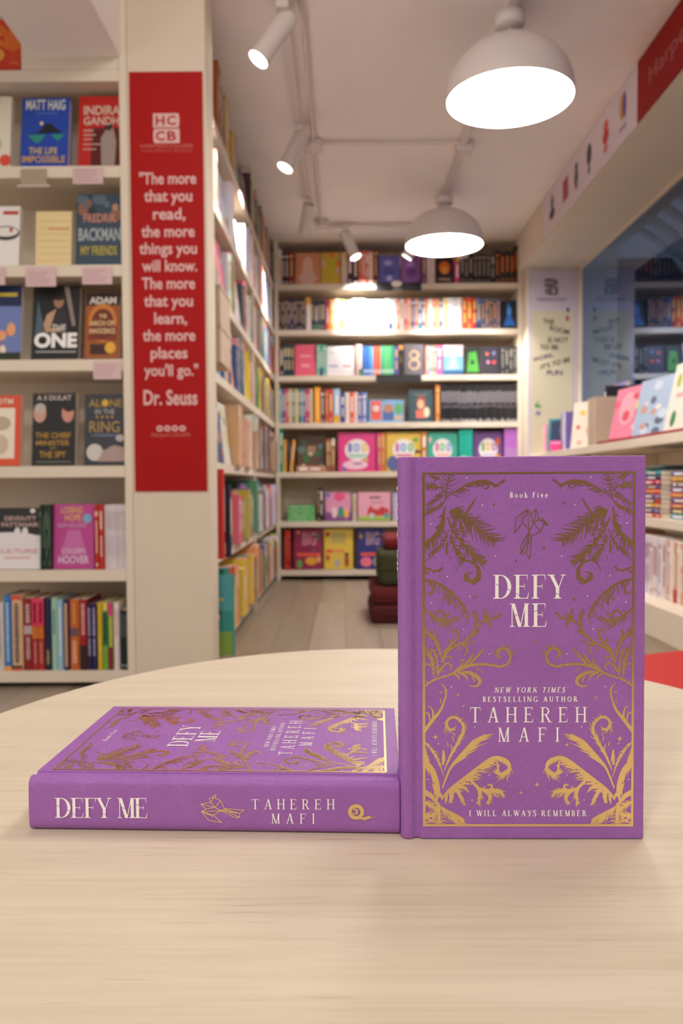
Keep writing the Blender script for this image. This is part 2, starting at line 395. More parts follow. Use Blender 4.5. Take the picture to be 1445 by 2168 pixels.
class Row:
    """one shelf board of one unit: places books from left to right and names them"""
    def __init__(s, unit, M, z, uphrase, sphrase, grp, x_of, hscale, depth_in=.012, short=False):
        s.M, s.z, s.up, s.sp, s.grp, s.x_of, s.hs, s.din, s.n = M, z, uphrase, sphrase, grp, x_of, hscale, depth_in, 0
        s.pic = uphrase != 'left bookcase' and (z < .9)
    def lab(s, col, what):
        s.n += 1; return '%s %s, %s from left, %s of the %s' % (cname(col), what, ordn(s.n), s.sp, s.up)
    def spines(s, u0, u1, n, cols, vt=None, h=None, light=None, tilt=0, hard=None, d=None, bands='r', dep=None):
        x0, x1 = s.x_of(u0), s.x_of(u1); wdt = (x1 - x0) / n
        for i in range(n):
            col = cols[i % len(cols)]; hh = (h if h else s.hs(vt)) * (1 + (0 if n == 1 else (BR.random() - .5) * .02))
            t = wdt - .0006; dd = d or min(.16, hh * .68)
            bd = rbands(BR, light) if bands == 'r' else [(max(0, a + BR.uniform(-.02, .02)), b_ + BR.uniform(-.03, .02), w_, c_) for (a, b_, w_, c_) in bands] if n > 6 else bands
            M = s.M @ Matrix.Translation((x0 + wdt * (i + .5), (dep if dep is not None else s.din) + BR.random() * .004, s.z + .0003 + (abs(math.sin(tilt)) * t / 2))) @ Matrix.Rotation(tilt, 4, 'Y')
            book(M, t, hh, dd, col, s.lab(col, 'spine-out book'), s.grp, hard, bd)
    def face(s, u0, u1, col, vt=None, h=None, art=None, t=.022, lean=6, label=None, hard=None, dep=.012, yaw=0):
        x0, x1 = s.x_of(u0), s.x_of(u1); hh = h or s.hs(vt)
        L = label or s.lab(col, 'face-out book')
        if label: s.n += 1
        a = R(lean)
        M = s.M @ Matrix.Translation((x0, s.din + dep, s.z + .0005 + t * math.sin(a) * 1.05)) @ Matrix.Rotation(R(yaw), 4, 'Z') @ Matrix.Rotation(-a, 4, 'X') @ Matrix.Rotation(R(-90), 4, 'Z') @ Matrix.Translation((-t / 2, 0, 0))
        return book(M, t, hh, x1 - x0, col, L, s.grp, hard, None, art=art, name='picture_book' if s.pic else None)
    def stack(s, u0, u1, n, cols, th, d=.2, dep=.02, base=0, light=None):
        """books lying flat, spine to the viewer"""
        x0, x1 = s.x_of(u0), s.x_of(u1)
        for i in range(n):
            col = cols[i % len(cols)]; s.n += 1
            L = '%s book lying flat, %s up in its pile, %s of the %s' % (cname(col), ordn(i + 1), s.sp, s.up)
            hh = (x1 - x0) * (1 - .03 * BR.random())
            M = s.M @ Matrix.Translation((x0 + hh, s.din + dep + BR.random() * .004, s.z + .0005 + base + th * (i + .5))) @ Matrix.Rotation(R(-90), 4, 'Y')
            book(M, th - .0006, hh, d, col, L, s.grp, False, rbands(BR, light))
def blobs(cols, n=9, seed=1, r=(.05, .16), box=(.08, .92, .06, .94)):
    def f(mb, tx, pf):
        g = random.Random(seed)
        for i in range(n):
            ru = g.uniform(*r); disc(mb, g.uniform(box[0], box[1]), g.uniform(box[2], box[3]), ru, ru * g.uniform(.5, .9), pf(1 + i * .25), mat(g.choice(cols), .4), 10)
    return f
def combo(*fs):
    def f(mb, tx, pf):
        for g in fs: g(mb, tx, pf)
    return f
def T(s, u0, u1, v0, v1, c, bold=.02, L=6): return lambda mb, tx, pf: put_text(tx, s, (u0, u1, v0, v1), pf(L), mat(c, .4), bold)
def RC(u0, u1, v0, v1, c, L=1): return lambda mb, tx, pf: rect(mb, u0, u1, v0, v1, pf(L), mat(c, .4))
def DC(cu, cv, ru, rv, c, L=2, n=20, a0=0, a1=2 * math.pi): return lambda mb, tx, pf: disc(mb, cu, cv, ru, rv, pf(L), mat(c, .4), n, a0, a1)
def PG(pts, c, L=2): return lambda mb, tx, pf: mb.poly([pf(L)(*p) for p in pts], mat(c, .4))

# ---- the end bookcase
MBK = Matrix.Translation((BX0, BY, 0))
bx = lambda u: min(max((u - 730) * .003115 - BX0, .0265), 1.6035)
# perspective of a shelf interior: books stand 12 mm in
bh = lambda vb: (lambda vt: (vb - vt) * .00315)
ROWN = ['top shelf', 'second shelf', 'third shelf', 'fourth shelf', 'fifth shelf', 'sixth shelf', 'bottom shelf']
VB = [601, 698, 795, 895, 999, 1104, 1207]
rows = [Row(back, MBK, TOPS[i], 'end bookcase', ROWN[i], 'books on the %s of the end bookcase' % ROWN[i], bx, bh(VB[i])) for i in range(7)]
r = rows[0]
r.spines(590, 599, 1, ['#d8c8bc'], 528); r.spines(599, 614, 2, ['#241c1e', '#2c2022'], 534); r.spines(614, 626, 1, ['#8c2420'], 533)
r.face(627, 680, '#cf8a66', 532, art=combo(DC(.5, .62, .2, .25, '#e0b8a0'), DC(.5, .2, .35, .22, '#d8b4a4', 1.5), RC(.3, .7, .1, .5, '#e2bba6')))
r.face(682, 725, '#c8a83a', 532, art=combo(blobs(['#d8608a', '#3a8a80', '#e07030', '#8cb43c', '#d8a8a0'], 12, 3), DC(.5, .55, .28, .3, '#c0b02c', 5)))
r.spines(726, 738, 2, ['#d8ccc4', '#c8b8b0'], 534); r.spines(738, 761, 2, ['#3a1c24', '#4a2030'], 536); r.spines(761, 784, 3, ['#d86450', '#e07c68'], 533); r.spines(784, 792, 1, ['#ecd0bc'], 534)
r.spines(793, 803, 1, ['#6c2024'], 528)
r.face(804, 849, '#5c5cae', 540, art=combo(DC(.45, .75, .2, .08, '#a8a4dc'), DC(.5, .45, .3, .15, '#474a90'), DC(.5, .2, .14, .1, '#c0b8e8')))
r.face(853, 893, '#8c58a4', 540, art=combo(DC(.5, .7, .22, .08, '#b890cc'), DC(.5, .4, .3, .15, '#6c4288')))
r.spines(896, 905, 1, ['#74418c'], 541); r.spines(906, 923, 2, ['#dcc8bc'], 540)
r.face(926, 962, '#2c1828', 545, art=combo(DC(.5, .6, .35, .25, '#d86a28'), DC(.5, .5, .2, .15, '#e8a040', 3), T('FIRE', .15, .85, .1, .2, '#e8c8b0')), t=.03)
r.spines(965, 975, 1, ['#c83c78'], 545); r.spines(976, 1050, 8, ['#201a1c', '#2a2020', '#1a1a20'], 540, light='#9c9088'); r.spines(1050, 1092, 4, ['#181618', '#2c1a14'], 535, light='#c06028'); r.spines(1092, 1102, 1, ['#2a1410'], 524, light='#e07830')
r = rows[1]
r.spines(590, 648, 9, ['#262a20', '#4a3438', '#5c4440', '#3c2428', '#382c6c', '#3a302e', '#2a2222'], 632, light='#c8a898'); r.spines(650, 661, 1, ['#ecdcd4'], 630); r.spines(661, 690, 4, ['#28324a', '#1c2438', '#343c40', '#26303c'], 636)
r.spines(691, 700, 1, ['#e8604c'], 633); r.spines(700, 710, 1, ['#f0a848'], 633); r.spines(710, 720, 1, ['#ecd0cc'], 633, light='#3060c0'); r.spines(720, 730, 1, ['#f0cc40'], 634)
r.spines(731, 748, 2, ['#e0d4cc'], 636); r.spines(748, 775, 3, ['#dce4ec', '#f0ece8'], 633); r.face(776, 815, '#eef0f4', 634, art=combo(T('story', .2, .8, .55, .7, '#9ab8d8'), RC(.2, .8, .3, .4, '#e8c0c0')), t=.025); r.spines(817, 842, 3, ['#e8e4f0', '#f0e8e0'], 634)
r.spines(842, 940, 13, ['#f08860', '#dce8e0', '#e86878', '#f0a868', '#4c5c98', '#e07058', '#30808c', '#7a5078'], 634)
r.spines(941, 980, 4, ['#ecdc90', '#dce0e0', '#c8ccd8', '#e4e0d0'], 633); r.spines(981, 1012, 3, ['#b84020', '#d85028', '#a82c24'], 633, light='#f0b850'); r.spines(1012, 1020, 1, ['#2c6ca8'], 633)
r.spines(1021, 1062, 5, ['#4a4450', '#5c5870', '#3a3440'], 635, light='#c88858')
r.face(1064, 1101, '#1e2028', 638, art=combo(PG([(.1, .1), (.9, .1), (.6, .45), (.55, .9), (.4, .9), (.35, .45)], '#2c6cc0'), DC(.5, .62, .14, .16, '#4c94e0', 3)))
r = rows[2]
r.spines(588, 594, 1, ['#b8302c'], 729); r.spines(594, 624, 4, ['#2c2a30', '#22424c', '#204048', '#3c3448'], 731)
r.face(625, 670, '#e8607c', 729, art=combo(RC(.25, .75, .6, .66, '#f4a8b4'), RC(.3, .7, .28, .38, '#f4a0b0')))
r.spines(672, 691, 3, ['#60bca4', '#48a890'], 730)
r.face(693, 752, '#ece8ea', 733, art=combo(T('the little', .1, .6, .75, .82, '#c8c8c8'), T('book', .55, .8, .62, .72, '#60b8b0'), RC(.08, .4, .3, .36, '#a098d0'), RC(.6, .9, .3, .36, '#d07888')), lean=5)
r.spines(754, 768, 2, ['#f0b4b8', '#f8d8d8'], 730); r.spines(770, 792, 3, ['#3c74c4', '#3c74c4', '#58a0e4'], 734, bands=[(.1, .2, .5, '#f0f0f0')]); r.spines(792, 808, 2, ['#ec6850'], 734, bands=[(.08, .2, .5, '#f0f0f0')]); r.spines(808, 836, 4, ['#3cb894', '#6cd080', '#6cd080'], 734, bands=[(.1, .2, .5, '#f0f0f0')])
r.spines(836, 846, 1, ['#584c9c'], 734); r.spines(846, 856, 1, ['#28241c'], 728, bands=[(.8, .95, .9, '#f0a848'), (.4, .6, .5, '#706030')])
s8 = [DC(.5 + .22 * math.cos(a), .64 + .13 * math.sin(a), .07, .045, '#c8a078', 2 + k * .1, 8) for k, a in enumerate([i * .7 for i in range(9)])] + [DC(.5 + .26 * math.cos(a), .34 + .15 * math.sin(a), .07, .045, '#c8a078', 3 + k * .1, 8) for k, a in enumerate([i * .63 for i in range(10)])]
r.face(858, 900, '#585058', 729, art=combo(*s8))
r.spines(903, 912, 1, ['#f09ca0'], 733); r.spines(912, 919, 1, ['#58b8c4'], 733); r.spines(919, 927, 1, ['#f08c50'], 733); r.spines(927, 938, 1, ['#f06cb0'], 733)
r.face(940, 984, '#7cb0cc', 731, art=combo(RC(0, 1, .65, 1, '#eeccd0'), PG([(.2, .2), (.8, .2), (.65, .5), (.5, .85), (.35, .5)], '#a8c4dc'), RC(0, 1, 0, .15, '#2c5c8c')))
r.face(986, 1020, '#282c28', 737, art=combo(PG([(.1, .1), (.9, .1), (.8, .6), (.75, .85), (.25, .8), (.2, .5)], '#4c9c3c'), DC(.5, .45, .12, .08, '#20301c', 3)))
r.face(1023, 1060, '#34303a', 737, art=combo(DC(.3, .75, .1, .06, '#c86050'), DC(.7, .45, .1, .06, '#e04848'), DC(.35, .45, .1, .06, '#c87898'), DC(.7, .78, .1, .08, '#687090')))
r.spines(1062, 1101, 4, ['#2a2a2c', '#343436'], 736, light='#8c8880')
r = rows[3]
r.spines(592, 662, 14, ['#78b4b4', '#6c4898', '#c85878', '#d84c50', '#e0dcb4', '#8c9c50', '#9c98a0', '#e8d860', '#34508c'], 824, light='#e8e4dc')
r.spines(665, 679, 1, ['#f4a030'], 821, bands=[(.1, .9, .3, '#f8c460')]); r.spines(680, 687, 1, ['#383c50'], 825); r.spines(688, 706, 2, ['#c84434', '#d04c3c'], 826); r.spines(707, 721, 1, ['#a4cce4'], 824); r.spines(722, 731, 1, ['#404098'], 834)
r.spines(732, 741, 1, ['#e8e4e0'], 832); r.spines(741, 751, 1, ['#e86050'], 832); r.spines(751, 758, 1, ['#e4dcd8'], 832); r.spines(758, 778, 2, ['#6058a4', '#7088cc'], 832)
r.face(783, 857, '#78a8d0', 848, art=combo(RC(.04, .34, .1, .95, '#dc5444'), DC(.19, .62, .1, .15, '#d8c8c0'), RC(.38, .7, .08, .5, '#48609c'), DC(.55, .62, .14, .2, '#b07858'), DC(.85, .6, .12, .26, '#58a05c'), RC(.72, .96, .1, .3, '#c8a484')), lean=4, hard=True)
r.face(866, 920, '#24424c', 826, art=combo(DC(.52, .6, .2, .24, '#8c3c2c'), DC(.5, .55, .14, .15, '#d8a484', 3), RC(.3, .7, .12, .36, '#d86454'), DC(.74, .3, .12, .16, '#d8c8a0', 4), T('THE GIRL', .2, .8, .84, .88, '#a8b0b0', 0)), t=.03)
r.spines(924, 934, 1, ['#b8743c'], 817); r.spines(936, 1101, 28, ['#201f22', '#262528', '#1b1a1e'], 816, light='#a8a0a4', bands=[(.5, .82, .6, '#8c868a'), (.38, .44, .5, '#77727a'), (.02, .07, .7, '#b8b0b0')], hard=False)
hundred = lambda c1, c2, c3, cc, more: combo(DC(.5, .55, .33, .28, '#e8e0dc'), T('1', .26, .36, .5, .72, c1, .03, 7), T('0', .40, .57, .5, .72, c2, .03, 7), T('0', .62, .79, .5, .72, c3, .03, 7), RC(.28, .74, .36, .44, cc, 4), *more)
r = rows[4]
r.spines(592, 598, 1, ['#28b494'], 908); r.spines(599, 605, 1, ['#e8a850'], 930); r.spines(612, 618, 1, ['#eca444'], 930, tilt=R(6))
r.face(629, 687, '#5c4434', 921, art=combo(blobs(['#5a7c7c', '#3c6c3c', '#8c5c3c', '#c8b8a0', '#4c6c4c'], 12, 8), RC(.35, .65, .55, .72, '#a08068', 6)), dep=.06)
r.stack(627, 690, 1, ['#c89070'], .04, d=.05, dep=0)
r.spines(691, 709, 3, ['#a4684c', '#94583c'], 928)
r.face(716, 797, '#d4307c', 917, art=hundred('#7c70b8', '#58a0d8', '#e0b860', '#98d0b8', [DC(.45, .17, .34, .12, '#ecc0d0', 1.5), RC(.4, .62, .18, .22, '#505c9c', 3), DC(.15, .07, .07, .04, '#3870c0', 3), DC(.75, .3, .05, .05, '#c8b850', 3)]), t=.03, lean=4, hard=True)
r.spines(799, 807, 1, ['#d84888'], 918); r.spines(807, 817, 1, ['#c87c34'], 918)
r.face(819, 893, '#d8b444', 916, art=hundred('#b870a8', '#58a0d8', '#60b870', '#d88090', [DC(.2, .2, .2, .2, '#505c94', 1.5), DC(.9, .5, .14, .05, '#6c4428', 1.5), DC(.85, .8, .08, .06, '#60a050', 1.6)]), t=.03, lean=4, hard=True)
r.spines(894, 905, 1, ['#c88038'], 917)
r.face(907, 972, '#3ca48c', 917, art=hundred('#b85888', '#60b068', '#5890cc', '#e8a8a4', [DC(.12, .2, .1, .12, '#7cc0a8', 1.5), DC(.08, .8, .06, .08, '#c8b0b0', 1.6)]), t=.03, lean=4, hard=True)
r.spines(974, 1003, 7, ['#28b09c', '#30b8a4'], 912, bands=[(.3, .36, .6, '#d8ece8')])
r.face(1006, 1068, '#6c4884', 917, art=hundred('#58a868', '#d8b058', '#a05ca0', '#c8b8d8', [DC(.85, .75, .08, .1, '#c85c3c', 1.5), DC(.85, .35, .1, .07, '#e08c38', 1.6)]), t=.03, lean=4, hard=True)
r.spines(1071, 1101, 7, ['#c078d0', '#b870c8'], 911, bands=[(.3, .55, .5, '#c8a0d8')])
r = rows[5]
r.stack(607, 666, 5, ['#58b46c', '#68bc60'], .021, d=.19, light='#a8d8a8')
r.spines(671, 683, 2, ['#28282e', '#302c34'], 1032)
r.face(688, 744, '#d890b4', 1044, art=combo(DC(.55, .85, .22, .16, '#e0487c'), RC(0, 1, 0, .3, '#7c3c84'), DC(.35, .3, .12, .2, '#e4c4c8', 2.5), DC(.6, .3, .12, .2, '#3c8c70', 2.6), DC(.82, .25, .1, .16, '#e0b050', 2.7), DC(.1, .9, .1, .08, '#6870b8')), t=.03, hard=True)
r.spines(746, 754, 1, ['#d8ccc8'], 1045)
r.face(758, 828, '#e0a0b4', 1044, art=combo(RC(0, 1, 0, .15, '#98b848'), PG([(.28, .18), (.98, .18), (.95, .38), (.75, .5), (.6, .38), (.45, .42), (.4, .55), (.3, .4)], '#c02c30', 3), DC(.42, .17, .08, .1, '#b8c8c8', 4), DC(.88, .17, .08, .1, '#58a0a8', 4), RC(.35, .7, .78, .85, '#684858', 2), RC(.4, .8, .62, .67, '#b88898', 2)), t=.03, hard=True)
r.face(832, 900, '#b8a8d0', 1046, art=blobs(['#c8d8e8', '#e8b8c8'], 6, 4)); r.face(915, 985, '#88b8d8', 1048, art=blobs(['#e8d8a0', '#6080b0'], 6, 5)); packed(MBK, bx(1000), bx(1102), TOPS[5], .2, ['#d87858', '#7898c0', '#e0c870'], 1, 'mixed books on the sixth shelf of the end bookcase, hidden by the standing novel')
r = rows[6]
busy = lambda a, c: combo(T('BIG', .3, .8, .58, .9, a, .03), RC(.1, .95, .32, .4, '#e05444', 2), *c)
r.spines(600, 613, 2, ['#b82820', '#a82420'], 1122, light='#d86050', hard=False)
r.face(619, 681, '#8c1c48', 1119, art=busy('#c07c90', [DC(.15, .9, .06, .04, '#d88c60'), DC(.2, .13, .1, .11, '#5ca04c'), DC(.62, .2, .22, .1, '#e0a030'), DC(.88, .24, .1, .08, '#d89c70'), DC(.85, .8, .05, .08, '#3c6c3c'), DC(.7, .47, .05, .04, '#50588c')]), t=.03, hard=True)
r.face(684, 747, '#d8b840', 1119, art=combo(RC(.25, .75, .62, .9, '#b8a858'), RC(.05, .3, .4, .48, '#d84c38'), RC(.35, .7, .4, .48, '#e08c50'), DC(.12, .85, .08, .06, '#a83828'), DC(.12, .28, .08, .08, '#b85030'), DC(.45, .15, .1, .1, '#b0a8a8'), DC(.78, .2, .08, .16, '#a04c34'), DC(.78, .36, .08, .04, '#2c2820')), t=.03, hard=True)
r.face(757, 816, '#24287c', 1119, art=busy('#a8889c', [DC(.3, .17, .22, .12, '#e07088'), DC(.7, .18, .12, .12, '#a8c0a0'), DC(.1, .8, .07, .06, '#c89050')]), t=.03, hard=True)
r.face(825, 880, '#58a458', 1145, art=blobs(['#d8e8c8', '#b03c3c'], 6, 7)); r.face(895, 960, '#d87848', 1125, art=blobs(['#f0d890', '#7c3c84'], 6, 9)); packed(MBK, bx(975), bx(1102), TOPS[6], .27, ['#a83c34', '#4c6ca8', '#e0b850', '#68a868'], 2, 'mixed books on the bottom shelf of the end bookcase, hidden by the standing novel')
# black ticket strips on the front edges of two shelves
for z, ph in ((TOPS[0], 'top'), (TOPS[2], 'third')):
    e = empty('shelf_sign', (bx(798) + BX0, BY, z)); tag(e, 'black sign strip clipped on the %s shelf edge of the end bookcase' % ph, 'sign')
    obj('panel', boxm('p', 0, .297, -.012, -.001, -.05, .004, mat('#19181a', .4), .002), e)
    if ph == 'top':
        mb = MB(); pl = lambda u, v: (u, -.0125, v); disc(mb, .135, -.005, .035, .02, pl, mat('#e8e0d0', .5)); rect(mb, .11, .17, -.047, -.038, pl, mat('#a8a4a4', .5)); obj('emblem', mb, e)

# ---- the left bookcase (books face the viewer)
MLF = Matrix.Translation((LX0, 2.5, 0)); K = .001479
lx = lambda u: (u - 730) * K - LX0
def lxr(z):
    v = min(range(0, 1600), key=lambda v: abs(ZT(v) - (z - .64) / 2.5)) - 70
    return lambda u: min(max(XT(u, v) * 2.5 - LX0, .027), 1.0600)
lh = lambda vb: (lambda vt: (vb - vt) * .00150)
def lrow(i, z, vb, nm): return Row(left, MLF, z, 'left bookcase', nm, 'books on the %s of the left bookcase' % nm, lxr(z), lh(vb))
r = lrow(0, LTOP[0], 140, 'highest shelf')
flame = blobs(['#e0702c', '#e8a040', '#c83c28'], 14, 12, (.1, .25))
r.face(-62, 38, '#d04428', 22, art=flame, label='orange and red face-out book high on the left bookcase beside the beam')
r = lrow(1, LTOP[1], 348, 'second shelf')
r.face(-75, 14, '#e4dcc8', 190, art=blobs(['#d85040', '#a8b890', '#b0b8a8'], 8, 2), lean=7, label='cream patterned book cut by the left frame edge above the white one')
r.face(32, 137, '#1f45a8', 194, lean=8, t=.03, label='blue book with a sea rock picture standing face-out on the left bookcase', art=combo(
    T('MATT HAIG', .08, .92, .82, .97, '#d8dcd8', .02), RC(.3, .75, .77, .785, '#5c78c0'), DC(.42, .63, .035, .025, '#e8d890', 3),
    PG([(.1, .47), (.35, .49), (.5, .62), (.62, .63), (.72, .56), (.85, .51), (.86, .49), (.6, .49)], '#1c2028', 3),
    PG([(.12, .465), (.52, .47), (.4, .36), (.32, .34)], '#2c8c80'), PG([(.62, .47), (.92, .475), (.78, .37)], '#2c8c80'),
    T('THE LIFE', .17, .78, .185, .28, '#d0b878', .015), T('IMPOSSIBLE', .03, .95, .06, .16, '#d0a868', .015)), hard=True)
r.face(154, 262, '#b8221e', 190, lean=8, t=.026, label='red political biography with a white-robed figure beside the pillar', art=combo(
    RC(.3, 1, .0, .55, '#5c1c1c'), T('INDIRA', .12, .95, .73, .86, '#d8b8a8', .025), T('GANDHI', .12, .98, .585, .705, '#d8b8a8', .025),
    RC(.12, .35, .5, .525, '#c89c90', 2), RC(.12, .4, .44, .462, '#c89c90', 2), RC(.12, .34, .38, .4, '#c89c90', 2), RC(.12, .85, .31, .33, '#c89c90', 2), RC(.12, .42, .24, .26, '#c89c90', 2),
    PG([(.55, .02), (.85, .02), (.88, .35), (.8, .55), (.68, .58), (.52, .4)], '#9c8c84', 3), DC(.69, .57, .09, .06, '#3c2c2c', 4)), hard=False)
r = lrow(2, LTOP[2], 556, 'third shelf')
r.face(-45, 32, '#e8e4e0', 425, lean=7, art=combo(DC(.6, .55, .4, .12, '#3c3a3c'), DC(.6, .57, .36, .08, '#e4e0dc', 3), DC(.75, .6, .05, .04, '#c84030', 4), RC(.5, .95, .86, .92, '#b83c34')), label='white book with a black brush stroke at the left frame edge')
r.face(64, 144, '#e4cf98', 440, lean=5, art=combo(*[RC(.05, .95, .1 + i * .12, .106 + i * .12, '#b89c70', 1.2) for i in range(7)], RC(.35, .95, .66, .7, '#d8a078', 2)), label='pale yellow ruled notebook-like book between white and dark ones')
r.face(152, 256, '#394b5c', 403, lean=6, t=.028, label='slate blue novel with painted figures standing face-out next to the pillar', art=combo(
    blobs(['#8c6450', '#5c6c78', '#b88c70', '#2c3844'], 10, 21, (.06, .16), (.1, .9, .7, .95)), T('FREDRIK', .15, .88, .6, .72, '#c88c78', .02), T('BACKMAN', .04, .97, .34, .52, '#a8b0b4', .025), T('MY FRIENDS', .1, .9, .14, .27, '#b8a848', .02)))
r = lrow(3, LTOP[3], 757, 'fourth shelf')
r.face(-58, 37, '#6c7cb4', 597, lean=6, art=combo(RC(0, 1, .72, 1, '#1c2650'), RC(.4, .9, .85, .9, '#c8b040', 2), blobs(['#e0a070', '#d8606c', '#5c6c3c', '#e8d8c0'], 14, 31, (.06, .13), (.1, .9, .1, .42)), RC(0, 1, 0, .1, '#28301c', 2)), label='blue meadow landscape book at the left frame edge beside the black thriller')
r.face(56, 161, '#1c1d20', 597, lean=8, t=.034, hard=True, label='black thriller showing a man with a bat, lettered in white', art=combo(
    PG([(.1, .8), (.3, .3), (.05, .3)], '#48606c'), PG([(.18, .36), (.62, .36), (.7, .62), (.5, .68), (.3, .6)], '#b89478'), PG([(.38, .42), (.78, .4), (.72, .66), (.5, .68)], '#2c2c30', 3),
    DC(.55, .77, .11, .085, '#9c745c', 4), DC(.55, .825, .11, .035, '#241c1a', 5), PG([(.66, .98), (.76, .98), (.93, .45), (.85, .44)], '#8c7c70', 5),
    T('THE', .42, .72, .38, .46, '#d8d4d0', .02, 7), T('ONE', .05, .97, .145, .35, '#f0eeec', .045, 7), RC(.08, .95, .085, .105, '#a8a4a0')))
r.face(170, 247, '#9c5420', 618, lean=8, t=.038, label='paperback with an orange arch and round gold seal next to the pillar', art=combo(
    RC(0, 1, .82, 1, '#2c201c'), T('ADAM', .1, .9, .84, .95, '#d8ccc4', .04), DC(.5, .55, .42, .3, '#c87c34', 2), DC(.5, .53, .34, .24, '#6c2c18', 3), RC(.08, .92, .28, .5, '#7c3418', 2.5), T('THE', .4, .62, .62, .68, '#e8c890'), T('ARCH OF', .15, .85, .5, .58, '#e8c890'), T('INNOCENCE', .12, .88, .38, .46, '#e8c890'),
    RC(.15, .75, .06, .22, '#3c2018', 2), DC(.75, .16, .16, .09, '#e0a838', 5)))
r = lrow(4, LTOP[4], 983, 'fifth shelf')
r.face(-55, 34, '#d85030', 834, lean=6, art=combo(RC(.08, .85, .1, .82, '#e8dcc8'), T('OTM', .4, .8, .87, .95, '#e8dcc8'), DC(.5, .3, .2, .14, '#c8b8a0', 3), DC(.5, .6, .25, .1, '#b8a890', 3)), label='orange bordered cream book cut by the left frame edge')
r.face(56, 154, '#1e1c1c', 831, lean=6, t=.03, label='black political book with two floating heads and gold lettering', art=combo(
    T('A S DULAT', .1, .9, .9, .97, '#c8c0b8', .02), DC(.17, .72, .15, .13, '#c89888', 3), DC(.18, .79, .13, .07, '#b8b0a8', 4), DC(.82, .72, .14, .13, '#c88c78', 3), DC(.84, .8, .13, .06, '#1c1818', 4),
    T('THE CHIEF', .08, .9, .37, .45, '#b08838', .02), T('MINISTER', .1, .88, .27, .34, '#b08838', .02), T('AND', .42, .56, .22, .25, '#b08838'), T('THE SPY', .18, .8, .1, .19, '#b08838', .02), RC(.1, .9, .04, .05, '#8c8880')))
r.face(169, 263, '#34363e', 833, lean=5, t=.026, label='dark grey boxing memoir with a crouching figure next to the pillar', art=combo(
    T('ALONE', .1, .9, .82, .93, '#a88c40', .015), T('IN THE', .25, .72, .72, .79, '#a8a8a8', .015), DC(.5, .88, .07, .05, '#d8a830', 8), T('RING', .12, .85, .46, .62, '#a8894c', .01), *[DC(.3 + .12 * i, .68, .03, .02, '#c89848', 2, 5) for i in range(4)],
    DC(.25, .18, .2, .12, '#c8c4bc', 2), PG([(.3, .05), (.98, .05), (.95, .25), (.7, .28), (.45, .2)], '#a89088', 3), DC(.85, .38, .1, .05, '#b8b0a8', 3), DC(.5, .42, .36, .02, '#5c6484', 2)))
r = lrow(5, LTOP[5], 1204, 'sixth shelf')
r.face(-35, 77, '#e2dcdc', 1074, lean=4, t=.02, label='black and white book with a mountain shape at the left frame edge', art=combo(
    RC(0, 1, .55, 1, '#242022'), DC(.4, .5, .6, .1, '#e2dcdc', 2), T('DEVDUTT', .3, .92, .79, .86, '#c8a8a0', .02), T('PATTANAIK', .24, .98, .69, .76, '#c8a8a0', .02), DC(.55, .6, .06, .08, '#e2dcdc', 3), DC(.7, .6, .06, .08, '#e2dcdc', 3), DC(.85, .95, .05, .04, '#e8d8c8', 3),
    T('CULTURE', .1, .95, .26, .33, '#d8a0a0', .01), RC(.3, .8, .17, .2, '#d8a8a8')))
r.spines(80, 102, 4, ['#2c4034', '#34483a'], 1069, light='#5c7060')
r.face(104, 193, '#b8408c', 1068, lean=4, t=.022, label='magenta romance novel with yellow and white lettering next to red spines', art=combo(
    PG([(.15, .2), (.85, .2), (.65, .6), (.35, .6)], '#c468a4'), T('LOSING', .18, .72, .86, .96, '#e0b070', .02), T('HOPE', .28, .68, .74, .84, '#e0b070', .02), T('NOW INCLUDES', .1, .8, .64, .7, '#d0a8c8', .01), DC(.83, .78, .11, .075, '#78a8c8', 3),
    T('COLLEEN', .2, .78, .24, .32, '#e0c0d4', .015), T('HOOVER', .12, .88, .08, .2, '#e4cce0', .015)))
r.spines(196, 217, 2, ['#b42c20', '#c03428'], 1067, light='#e0b0a0'); r.spines(218, 271, 8, ['#dcd4d8', '#e2dade'], 1067, light='#c8b8c0', hard=False)
r = lrow(6, LTOP[6], 1418, 'bottom shelf')
d_ = lambda *a: dashed(*a, BR)
